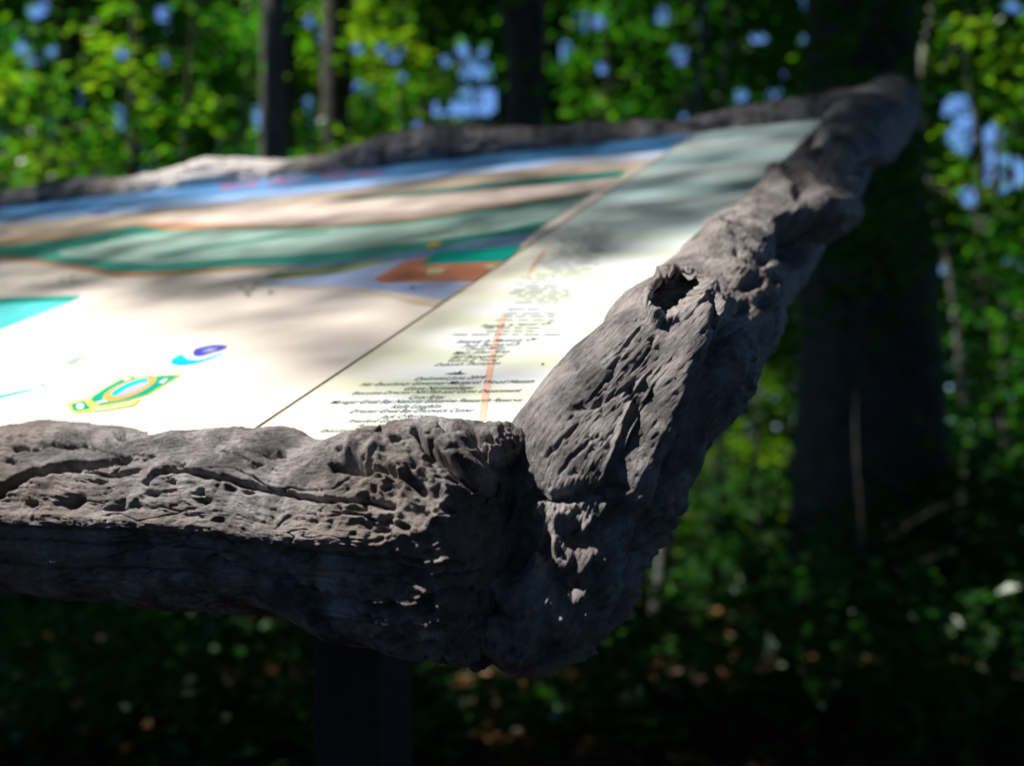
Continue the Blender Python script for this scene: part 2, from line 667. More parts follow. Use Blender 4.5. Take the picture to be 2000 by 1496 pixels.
def band(name, key, upper, lower):
    """a printed band between two lines of pixels, running from beyond the left edge to the joint"""
    up = [pp(*p) for p in upper]
    lo = [pp(*p) for p in lower]
    cl = lambda q: (max(SEAM + 0.0018, min(WID - 0.005, q[0])), min(BTOP + 0.045, q[1]))
    pts = [cl(q) for q in up] + [cl(q) for q in reversed(lo)]
    return flat_poly(name, pts, M['p_' + key], map_board, px=False)


# printed map: bands of water, sand and marsh from the far edge towards the near one
LX = -500
band('printed_water', 'blue', [(LX, 420), (0, 375), (400, 325), (800, 285), (1420, 225)], [(LX, 490), (0, 432), (250, 412), (480, 390), (700, 362), (900, 335), (1100, 312), (1300, 297)])
band('printed_shallow_water', 'lightblue', [(LX, 488), (0, 428), (250, 406), (480, 378), (600, 366), (800, 345), (1000, 322), (1290, 303)],
     [(LX, 500), (0, 440), (250, 418), (480, 394), (700, 370), (900, 344), (1100, 322), (1270, 312)])
band('printed_sand', 'sand', [(LX, 500), (0, 440), (250, 417), (480, 394), (700, 369), (900, 343), (1100, 321), (1272, 311)], [(LX, 560), (0, 480), (270, 440), (500, 442), (700, 440), (900, 415), (1080, 392), (1180, 368)])
band('printed_green_strip', 'dgreen', [(560, 405), (700, 388), (900, 365), (1100, 343), (1225, 333)], [(560, 409), (700, 393), (900, 374), (1080, 361), (1210, 347)])
band('printed_pink_sand', 'pink', [(330, 420), (480, 402), (650, 395), (850, 380), (1000, 366), (1190, 352)], [(300, 440), (500, 442), (700, 440), (900, 415), (1080, 390), (1165, 374)])
band('printed_shore_edge', 'edge', [(LX, 555), (0, 468), (120, 460), (270, 436), (420, 438), (600, 442), (800, 427), (1000, 396), (1160, 374)],
     [(LX, 575), (0, 482), (120, 470), (270, 452), (420, 446), (600, 450), (800, 436), (1000, 404), (1150, 384)])
band('printed_marsh_rim', 'dgreen', [(LX, 570), (0, 480), (140, 464), (262, 440), (330, 452), (470, 446), (600, 446), (800, 432), (1000, 401), (1157, 378)],
     [(LX, 600), (0, 504), (60, 508), (160, 522), (230, 534), (330, 532), (480, 522), (640, 516), (800, 496), (900, 480), (1040, 455)])
band('printed_marsh', 'marsh', [(120, 492), (180, 480), (262, 460), (330, 456), (470, 450), (600, 451), (800, 437), (1000, 408), (1140, 388)],
     [(110, 498), (180, 508), (300, 516), (400, 508), (560, 500), (700, 488), (850, 470), (960, 455), (1070, 432)])
band('printed_creek', 'dgreen', [(300, 500), (450, 474), (560, 458), (640, 452)], [(300, 504), (450, 480), (560, 464), (640, 456)])
band('printed_lower_shore', 'edge', [(LX, 596), (0, 502), (60, 506), (160, 520), (230, 533), (330, 531), (480, 521), (560, 522)],
     [(LX, 602), (0, 509), (60, 513), (160, 528), (230, 543), (330, 539), (480, 527), (560, 525)])
band('printed_channel', 'bluegrey', [(560, 522), (700, 507), (800, 494), (900, 476), (1045, 452)], [(560, 527), (700, 516), (780, 512), (850, 500), (900, 500), (1010, 484)])
band('printed_tidal_flat', 'olive', [(520, 540), (580, 528), (660, 520), (745, 508)], [(520, 546), (600, 540), (680, 532), (760, 512)])
band('printed_cove', 'lavender', [(500, 556), (600, 543), (700, 527), (780, 508), (860, 500), (1000, 490)],
     [(500, 558), (560, 560), (680, 562), (760, 571), (820, 580), (866, 587)])
band('printed_cove_shore', 'sand', [(560, 560), (680, 562), (760, 571), (820, 580), (866, 587)], [(560, 563), (680, 566), (750, 578), (800, 592), (848, 600)])
bld = flat_poly('printed_building', [(731, 546), (745, 553), (925, 550), (990, 512), (850, 514), (838, 503), (790, 512), (775, 520)], M['p_brick'], map_board)
flat_poly('printed_roof', [(822, 518), (852, 493), (1021, 481), (985, 512)], M['p_teal'], map_board)
flat_poly('printed_window', [(831, 538), (836, 526), (871, 525), (862, 536)], M['p_window'], map_board)
flat_poly('printed_window', [(944, 524), (955, 518), (976, 517), (962, 527)], M['p_window'], map_board)
flat_poly('printed_bird', [(830, 484), (843, 475), (857, 474), (861, 478), (855, 483)], M['p_yellow'], map_board, samples=3)
flat_poly('printed_wader', stroke_poly([(804, 560), (807, 568)], 0.004), M['p_bluegrey'], map_board, px=False)
for (x, y) in ((188, 418), (205, 417), (8, 457), (290, 412)):
    flat_poly('printed_pond', [(x - 18, y + 3), (x + 8, y - 4), (x + 16, y - 2), (x - 10, y + 5)], M['p_navy'], map_board)
LAY[0] = 6
for x0, y0, x1, y1 in ((430, 368, 595, 352), (625, 348, 745, 339)):
    for i in range(9):
        if i == 4:
            continue
        t0, t1 = i / 9.0, (i + 0.72) / 9.0
        xa, xb = x0 + (x1 - x0) * t0, x0 + (x1 - x0) * t1
        ya, yb = y0 + (y1 - y0) * t0, y0 + (y1 - y0) * t1
        k = 4 if i % 3 else 7
        flat_poly('printed_title_stroke', [(xa, ya + 2), (xa + 6, ya - k), (xb + 6, yb - k * 0.7), (xb, yb + 2)], M['p_red'], map_board)
LAY[0] = 24
# lettering under the marsh, only a smear of strokes in the photograph
for i in range(10):
    if i in (5,):
        continue
    x = 838 + i * 12.5
    y = 459 - i * 1.3
    flat_poly('printed_marsh_stroke', [(x, y + 2), (x + 3, y - 4 - (4 if i == 0 else 0)), (x + 6, y - 4), (x + 4, y + 2)], M['p_olive'], map_board)
# leafy sprigs
for (x, y) in ((468, 563), (480, 571), (492, 566), (500, 556), (527, 573), (484, 578), (120, 548), (140, 545), (540, 537)):
    flat_poly('printed_sprig', [(x - 6, y + 3), (x, y - 2), (x + 8, y - 3), (x + 3, y + 2)], M['p_olive'], map_board)
# teal inset at the left edge
LAY[0] = 0
flat_poly('printed_inset', [(-260, 598), (160, 580), (140, 590), (0, 645), (-140, 700)], M['p_aqua'], map_board)
flat_poly('printed_inset_border', [(-260, 590), (160, 577), (140, 588), (60, 591), (-260, 605)], M['p_teal'], map_board)

# emblems along the near edge
flat_poly('printed_emblem_swoosh', [(333, 705), (342, 697), (356, 692), (362, 699), (378, 703), (400, 701), (438, 688), (420, 699), (390, 709), (362, 714), (340, 713)], M['p_cyan'], map_board, samples=4)
flat_poly('printed_emblem_cap', [(378, 694), (380, 683), (396, 678), (420, 674), (444, 676), (436, 683), (412, 690), (392, 696)], M['p_navy'], map_board, samples=4)
flat_poly('printed_emblem_shine', [(392, 688), (408, 682), (428, 680), (412, 686)], M['p_lilac'], map_board)
flat_poly('printed_leaf_mark', [(122, 712), (140, 702), (172, 690), (158, 700), (146, 712)], M['p_marsh'], map_board)
flat_poly('printed_underline', [(-60, 786), (0, 773), (30, 766), (62, 760), (66, 762), (40, 768), (12, 775), (-55, 792)], M['p_cyan'], map_board)
flat_poly('printed_dot', [(78, 755), (84, 750), (90, 751), (84, 756)], M['p_cyan'], map_board)
crest = [(171, 783), (178, 775), (205, 757), (252, 732), (264, 737), (300, 736), (320, 733), (357, 732), (330, 749), (290, 772), (250, 784), (215, 791), (190, 796)]
cc = np.mean(np.array(crest), axis=0)
flat_poly('printed_crest_border', crest, M['p_lime'], map_board)
flat_poly('printed_crest', [tuple(cc + (np.array(p) - cc) * 0.93) for p in crest], M['p_crest'], map_board)


def ell(cx, cy, rx, ry, tilt, n=22):
    return [(cx + rx * math.cos(t) * math.cos(tilt) - ry * math.sin(t) * math.sin(tilt),
             cy + rx * math.cos(t) * math.sin(tilt) + ry * math.sin(t) * math.cos(tilt)) for t in np.linspace(0, 2 * math.pi, n, endpoint=False)]


flat_poly('printed_crest_ring', ell(253, 760, 57, 15, -0.38), M['p_gold'], map_board)
flat_poly('printed_crest_sky', ell(254, 757, 40, 9, -0.40), M['p_cyan'], map_board)
flat_poly('printed_crest_hills', ell(260, 761, 34, 6, -0.40), M['p_lilac'], map_board)
for p in ([(238, 741), (252, 736), (258, 740), (245, 745)], [(310, 748), (322, 741), (330, 741), (318, 750)], [(186, 787), (205, 782), (212, 785), (192, 790)]):
    flat_poly('printed_crest_mark', p, M['p_white'], map_board)
flat_poly('printed_ribbon_border', [(130, 790), (165, 781), (172, 784), (185, 796), (230, 792), (262, 785), (277, 780), (262, 793), (215, 802), (150, 808), (139, 803)], M['p_lime'], map_board)
flat_poly('printed_ribbon', [(140, 791), (164, 784), (172, 793), (178, 800), (152, 805), (143, 802)], M['p_crest'], map_board)
flat_poly('printed_ribbon', [(184, 799), (228, 795), (258, 788), (257, 791), (215, 800), (186, 804)], M['p_marsh'], map_board)
flat_poly('printed_ribbon_seal', ell(157, 795, 8, 6, -0.2), M['p_white'], map_board)


# lettering
def text_mesh(name, s, x0, x1, y, parent, mat, hscale=1.0, shear=0.28, h=0.0004, align='span', bold=0.0):
    cu = bpy.data.curves.new(name, 'FONT')
    cu.body = s
    cu.size = 1.0
    cu.shear = shear
    cu.offset = bold
    cu.resolution_u = 3
    to = bpy.data.objects.new(name + '_curve', cu)
    col.objects.link(to)
    dg = bpy.context.evaluated_depsgraph_get()
    me = bpy.data.meshes.new_from_object(to.evaluated_get(dg))
    bpy.data.objects.remove(to)
    V = np.empty(len(me.vertices) * 3, np.float32)
    me.vertices.foreach_get('co', V)
    V = V.reshape(-1, 3)
    a0, b0 = pp(x0, y)
    a1, b1 = pp(x1, y)
    w = V[:, 0].max() - V[:, 0].min()
    k = (a0 - a1) / w
    bb = 0.5 * (b0 + b1)
    X = (V[:, 0] - V[:, 0].min()) * k
    Y = (V[:, 1] - 0.33) * k * hscale
    W = O[None] + (a0 - X)[:, None] * E1 + (bb + Y)[:, None] * E2 + h * EN
    me.vertices.foreach_set('co', W.astype(np.float32).ravel())
    me.update()
    me.name = name
    return obj(name, me, mat, parent)


INK = M['p_ink']
rows = [
    ('Dedicated June 2014', 814, 946, 739), ('Her Excellency Governor Margaret Wood Hassan', 710, 1040, 748.5),
    ('Glenn Normandeau', 793, 925, 758.5), ('Executive Director NH Fish and Game Department', 693, 1016, 766),
    ('Cory Riley', 801, 869, 776.5), ('Manager Great Bay National Estuarine Research Reserve', 651, 1018, 784),
    ('Kelle Loughlin', 767, 861, 794.5), ('Director Great Bay Discovery Center', 687, 926, 803),
    ("Jack O'Reilly", 744, 831, 814), ('President Great Bay Stewards', 682, 868, 822.5),
    ('Peter Wellenberger', 699, 822, 832.5), ('Executive Director', 629, 745, 841.5),
    ('Deborah Thompson', 853, 976, 711.5), ('Valerie E. Young', 878, 973, 704), ('Bill Bonenfant', 885, 984, 697),
    ('Mary Ellen Riley', 889, 998, 688.5), ('David Miller', 914, 991, 681), ('Jack Bernard Jr', 906, 1017, 674),
    ('Friends In Memory Of', 896, 1047, 666), ('Friends In Honor Of', 944, 1076, 635),
]
for s, x0, x1, y in rows:
    text_mesh('printed_text_line', s, x0, x1, y, text_board, INK, hscale=1.45, bold=0.018 if s.startswith('Friends') else 0.006)
# lines that are too far out of focus to read: rows of word-long strokes
ur = [(882, 1091, 654.5), (947, 1040, 648), (945, 1055, 641.5), (965, 1080, 626), (980, 1083, 619), (985, 1082, 613), (990, 1050, 605)]
yy = 592.0
while yy > 430:
    t = (592 - yy) / 170
    cx = 1050 + 130 * t + random.uniform(-15, 15)
    hw = random.uniform(35, 85) * (1 - 0.35 * t)
    ur.append((cx - hw, cx + hw, yy))
    yy -= 6.4 - 2.6 * t
for x0, x1, y in ur:
    x = x0
    while x < x1:
        w = random.uniform(14, 40)
        e = min(x1, x + w)
        sh = 5.0
        t = 1.2 if y > 560 else 0.6
        flat_poly('printed_text_stroke', [(x, y + t), (x + sh, y - t), (e + sh, y - t), (e, y + t)], M['p_faint'], text_board, h=0.0004)
        x = e + random.uniform(5, 9)
# flying goose mark above the dedication
flat_poly('printed_goose', [(868, 731.5), (880, 729.5), (888, 730), (886, 727), (893, 729), (902, 724), (899, 729.5), (912, 730), (900, 732), (884, 732)], INK, text_board, h=0.0004)
flat_poly('printed_speck', ell(1060, 712, 3, 1.5, 0), INK, text_board, h=0.0004)
# orange route line down the column
route = [(942, 822), (947, 780), (957, 720), (968, 668), (985, 612)]
flat_poly('printed_route_line', stroke_poly(route, 0.0042), M['p_route'], text_board, px=False, h=0.00025)
flat_poly('printed_route_line', stroke_poly([(1030, 540), (1042, 520), (1062, 492), (1075, 478)], 0.0042, taper=True), M['p_route'], text_board, px=False, h=0.00025)


# ------------------------------------------------------------------ logs of the frame
def catmull(X, n):
    X = np.asarray(X, float)
    d = np.concatenate([[0], np.cumsum(np.linalg.norm(np.diff(X[:, :3], axis=0), axis=1))])
    u = np.linspace(0, d[-1], n)
    out = np.empty((n, X.shape[1]))
    m = np.gradient(X, d, axis=0)
    i = np.clip(np.searchsorted(d, u, side='right') - 1, 0, len(d) - 2)
    h = d[i + 1] - d[i]
    t = (u - d[i]) / h
    t, h = t[:, None], h[:, None]
    out = (2 * t ** 3 - 3 * t ** 2 + 1) * X[i] + (t ** 3 - 2 * t ** 2 + t) * h * m[i] + (-2 * t ** 3 + 3 * t ** 2) * X[i + 1] + (t ** 3 - t ** 2) * h * m[i + 1]
    return out, u


def stroke_field(px, py, pts, w):
    """distance-based groove profile around a polyline in the picture as seen from the front"""
    out = np.zeros(len(px), np.float32)
    pts = np.array(pts, float)
    lo, hi = pts.min(0) - 4 * w, pts.max(0) + 4 * w
    s = np.where((px > lo[0]) & (px < hi[0]) & (py > lo[1]) & (py < hi[1]))[0]
    if not len(s):
        return out
    x, y = px[s], py[s]
    best = np.full(len(s), 1e9)
    for i in range(len(pts) - 1):
        p, q = pts[i], pts[i + 1]
        d = q - p
        t = np.clip(((x - p[0]) * d[0] + (y - p[1]) * d[1]) / (d @ d), 0, 1)
        dd = (x - p[0] - t * d[0]) ** 2 + (y - p[1] - t * d[1]) ** 2
        best = np.minimum(best, dd)
    out[s] = np.exp(-(best / (w * w)) ** 1.3)
    return out


def log_frame(C, T, toward):
    c = toward - np.sum(toward * T, 1)[:, None] * T
    c /= np.linalg.norm(c, axis=1)[:, None]
    s = np.cross(T, c)
    return c, s


def make_log(name, mat, C, T, rs, rc, nt, sculpt, u, power=1.3, toward=None):
    """tube of rings; rs half-width across the sight line, rc half-depth along it; sculpt returns the radial displacement"""
    if toward is None:
        toward = CAM[None] - C
    c, s = log_frame(C, T, toward)
    k = np.linspace(-1, 1, nt, endpoint=False)
    th = np.pi * np.sign(k) * np.abs(k) ** power
    ct, st = np.cos(th), np.sin(th)
    ns = len(C)
    rad = rc[:, None, None] * ct[None, :, None] * c[:, None, :] + rs[:, None, None] * st[None, :, None] * s[:, None, :]
    V = (C[:, None, :] + rad).reshape(-1, 3)
    nrm = ct[None, :, None] / np.maximum(rc, 1e-4)[:, None, None] * c[:, None, :] + st[None, :, None] / np.maximum(rs, 1e-4)[:, None, None] * s[:, None, :]
    nrm = (nrm / np.linalg.norm(nrm, axis=2)[:, :, None]).reshape(-1, 3)
    U = np.repeat(u, nt)
    TH = np.tile(th, ns)
    RR = np.repeat(0.5 * (rs + rc), nt)
    disp = sculpt(V, nrm, U, TH, RR)
    if isinstance(disp, tuple):
        V = V + disp[1]
        disp = disp[0]
    V = V + nrm * disp[:, None]
    i = np.arange(ns * nt).reshape(ns, nt)
    a, b = i[:-1], i[1:]
    Q = np.stack([a, np.roll(a, -1, 1), np.roll(b, -1, 1), b], -1).reshape(-1, 4)
    me = mesh_np(name, V, Q)
    at = me.attributes.new('grain', 'FLOAT_VECTOR', 'POINT')
    G = np.stack([U, np.cos(TH) * RR, np.sin(TH) * RR], 1).astype(np.float32)
    at.data.foreach_set('vector', G.ravel())
    me.flip_normals() if False else None
    o = obj(name, me, mat, sign_base)
    return o


def log_noise(U, TH, RR, seed, st=0.22, lump=0.004, gr=0.0022, fine=0.0006, crack=0.0035, pit=0.003):
    cy, sy = np.cos(TH) * RR, np.sin(TH) * RR
    A = np.stack([U, cy, sy], 1) + seed * 1.37
    G = np.stack([U * st, cy, sy], 1) + seed * 2.11
    warp = fbm(A * 22, 3)
    G = G + warp[:, None] * np.array([0.0, 0.006, 0.006])
    d = lump * fbm(A * 16, 3) * 1.6
    d += gr * (ridged(G * 70, 4) - 0.45)
    d += fine * fbm(G * 420, 3)
    d += fine * 0.8 * fbm(A * 330, 3)
    # checks along the grain
    cr = np.abs(perlin(G * np.array([60, 105, 105])))
    mk = sstep(0.02, 0.32, fbm(A * 15 + 5.5, 2))
    d -= crack * np.exp(-(cr / 0.035) ** 2) * mk
    cr = np.abs(perlin(G * np.array([150, 210, 210]) + 31))
    mk2 = sstep(-0.05, 0.25, fbm(A * 24 + 51.5, 2))
    d -= crack * 0.45 * np.exp(-(cr / 0.05) ** 2) * mk2
    # eaten-out pits
    pt = perlin(np.stack([U * 0.55, cy, sy], 1) * 75 + 11 + seed)
    d -= pit * sstep(0.40, 0.62, pt)
    pt = perlin(np.stack([U * 0.7, cy, sy], 1) * 190 + 77 + seed)
    d -= pit * 0.45 * sstep(0.42, 0.62, pt)
    return d


# --- front log
fl = np.array([(-420, 850, 1145), (-250, 842, 1148), (-120, 838, 1150), (0, 832, 1156), (100, 826, 1168), (210, 832, 1178), (270, 845, 1183), (382, 836, 1191), (500, 838, 1198),
               (574, 843, 1208), (612, 856, 1220), (665, 847, 1240), (720, 834, 1258), (780, 823, 1273), (850, 819, 1282), (915, 822, 1290), (955, 826, 1292),
               (985, 832, 1240), (1006, 838, 1080), (1019, 845, 940), (1026, 858, 890)], float)
st_ = []
for x, yt, yb in fl:
    e = P(x, 838, 1.0) - CAM
    # where the near edge line of the panel passes this pixel column
    a = None
    nrm_ = np.cross(P(x, 0, 1) - CAM, P(x, 1000, 1) - CAM)
    a = -((O - CAM) @ nrm_) / (E1 @ nrm_)
    zl = (PW(a, 0) - CAM) @ CF - 0.022
    c = P(x, 0.5 * (yt + yb), zl)
    r = 0.5 * (yb - yt) / F * zl
    st_.append([*c, r])
st_ = np.array(st_)
X, uu = catmull(st_, 800)
C = X[:, :3]
RS = np.maximum(X[:, 3], 0.002)
RS[-1] = 0.001
RC = np.minimum(RS * 0.92, 0.056)
T = np.tile(-E1, (len(C), 1))


def sculpt_front(V, nrm, U, TH, RR):
    d = log_noise(U, TH, RR, 1.0, st=0.14, lump=0.0045, gr=0.0014, fine=0.0009, crack=0.0045, pit=0.0017)
    px, py, z = project(V)
    wob = np.stack([px / 24, py / 24, 0 * px], 1)
    qx = px + 5 * perlin(wob) + 2 * perlin(wob * 3.1)
    qy = py + 5 * perlin(wob + 40) + 2 * perlin(wob * 3.1 + 9)
    vis = sstep(-0.25, 0.1, np.sum(nrm * (CAM - V), 1) / np.linalg.norm(CAM - V, axis=1))
    g = np.zeros(len(px))
    S = lambda pts, w, dep: stroke_field(qx, qy, pts, w) * dep
    g -= S([(-20, 975), (0, 962), (35, 937), (70, 923), (122, 913), (161, 909), (210, 899), (248, 890)], 6.5, 0.0085)
    g -= S([(280, 940), (297, 920), (336, 913), (392, 925), (437, 934), (507, 951), (560, 965), (612, 974), (700, 976), (770, 990)], 5.5, 0.007)
    g -= S([(28, 874), (70, 871), (105, 862), (133, 867), (163, 862)], 6, 0.006)
    # overhanging lip along the log: everything below it lies deeper
    lipx = [-400, 0, 52, 157, 280, 385, 490, 595, 682, 760, 840, 900, 960]
    lipy = [1010, 1021, 1025, 1027, 1034, 1042, 1056, 1063, 1069, 1060, 1050, 1046, 1040]
    ly = np.interp(px, lipx, lipy) + 5 * perlin(wob * 1.3 + 3)
    below = py - ly
    g -= 0.0050 * sstep(-2, 9, below) * (1 - 0.5 * sstep(20, 110, below)) * (1 - 0.75 * sstep(480, 680, px))
    g += 0.0022 * np.exp(-((below + 14) / 14) ** 2)
    # swirling hollows and swellings of the root mass
    g -= S([(400, 1105), (455, 1123), (507, 1137), (560, 1161), (612, 1184), (680, 1200)], 9, 0.006)
    g -= S([(560, 1085), (640, 1094), (712, 1106), (824, 1139), (937, 1142)], 13, 0.006)
    g -= 0.007 * np.exp(-((px - 740) / 210) ** 2 - ((py - 1145) / 42) ** 2)
    g -= S([(600, 1180), (675, 1191), (787, 1206), (870, 1210)], 10, 0.004)
    g -= S([(700, 1100), (790, 1102), (850, 1080)], 10, 0.005)
    for pts, w, dep in (([(-60, 1062), (80, 1070), (220, 1072), (340, 1082), (470, 1100)], 8, 0.0035), ([(-60, 1112), (100, 1122), (250, 1126), (380, 1140)], 9, 0.0035),
                        ([(640, 1225), (740, 1240), (840, 1238), (900, 1225)], 9, 0.0045), ([(760, 1085), (830, 1110), (900, 1105)], 8, 0.005), ([(820, 1180), (880, 1165), (930, 1180)], 8, 0.005)):
        g -= S(pts, w, dep)
    # eaten pits
    for x, y, w, dep in ((143, 983, 14, 0.009), (152, 975, 9, 0.006), (294, 962, 9, 0.008), (396, 976, 10, 0.008), (388, 962, 6, 0.006), (525, 882, 13, 0.007), (548, 884, 9, 0.006),
                         (497, 902, 10, 0.006), (217, 864, 9, 0.006), (241, 848, 8, 0.006), (180, 868, 8, 0.005), (20, 905, 10, 0.005), (12, 858, 8, 0.004),
                         (675, 902, 16, 0.010), (700, 908, 12, 0.008), (352, 900, 9, 0.005), (448, 955, 8, 0.005), (485, 962, 7, 0.005), (330, 940, 8, 0.005), (60, 985, 9, 0.004)):
        g -= dep * np.exp(-((qx - x) / (w * 1.35)) ** 2 - ((qy - y) / (w * 0.75)) ** 2)
    # craggy broken end
    crag = sstep(600, 760, px) * sstep(1080, 1000, py)
    wend = sstep(890, 975, px)
    d = d * (1 - wend) + wend * (0.0075 * (ridged(V * np.array([45, 60, 75]) + 2.2, 4) - 0.5) + 0.0012 * fbm(V * 360, 3))
    A = V * np.array([0.8, 1.0, 1.1])
    cl = ridged(A * 48 + 4.2, 3)
    g += crag * 0.009 * (cl - 0.55) * (1 - 0.6 * sstep(860, 830, py))
    g -= crag * 0.007 * sstep(0.22, 0.5, perlin(A * 120 + 8.8))
    g -= S([(650, 906), (690, 916), (745, 914), (770, 925)], 9, 0.010)
    g -= S([(812, 842), (838, 884), (884, 915), (914, 948)], 7, 0.014)
    g -= S([(930, 862), (948, 882), (955, 912), (945, 960)], 7, 0.010)
    g -= 0.020 * np.exp(-((qx - 992) / 42) ** 2 - ((qy - 935) / 46) ** 2)
    knar = sstep(640, 820, px) * sstep(960, 1040, py)
    g += knar * (0.007 * (ridged(V * np.array([50, 80, 90]) + 6.6, 4) - 0.5) - 0.004 * sstep(0.2, 0.45, perlin(V * 110 + 3)))
    g += 0.006 * np.exp(-((qx - 795) / 42) ** 2 - ((qy - 920) / 20) ** 2)
    g += 0.006 * np.exp(-((qx - 905) / 22) ** 2 - ((qy - 905) / 30) ** 2)
    g += 0.006 * np.exp(-((qx - 720) / 50) ** 2 - ((qy - 870) / 20) ** 2)
    g -= S([(860, 828), (900, 842), (960, 858)], 5, 0.007)
    # dark hollow where the two logs meet
    g -= 0.042 * np.exp(-((qx - 955) / 38) ** 2 - ((qy - 1050) / 66) ** 2)
    g -= S([(925, 1000), (950, 1030), (970, 1080)], 14, 0.008)
    d = d + g * vis
    end = sstep(1026, 985, px)
    return d * np.clip(RR / 0.02, 0.15, 1) * (0.35 + 0.65 * end)


make_log('front_log', M['drift'], C, T, RS, RC, 440, sculpt_front, uu, 1.4)

# --- right log
rl = [(1764, 192, 6), (1754, 199, 40), (1722, 222, 62), (1684, 262, 76), (1644, 310, 66), (1594, 370, 80), (1530, 447, 98), (1452, 525, 112), (1400, 600, 128), (1338, 680, 152),
      (1265, 762, 160), (1207, 832, 172), (1160, 905, 184), (1122, 992, 182), (1094, 1090, 158), (1060, 1180, 148), (1026, 1248, 116), (1008, 1296, 66), (1004, 1322, 10)]
st_ = []
for x, y, hw in rl:
    q = onplane(x, y, -0.018)
    zp = (q - CAM) @ CF
    if y > 760:
        zp = np.interp(y, [760, 900, 1000, 1100, 1200, 1340], [0.605, 0.602, 0.598, 0.588, 0.578, 0.575])
    st_.append([*P(x, y, zp), hw / F * zp])
st_ = np.array(st_)
X, uu = catmull(st_, 780)
C = X[:, :3]
T = np.gradient(C, axis=0)
kk = np.hanning(81)
kk /= kk.sum()
T = np.stack([np.convolve(np.pad(T[:, i], 40, mode='edge'), kk, mode='valid') for i in range(3)], 1)
T /= np.linalg.norm(T, axis=1)[:, None]
RS = np.maximum(X[:, 3], 0.001)
RC = RS * 0.92


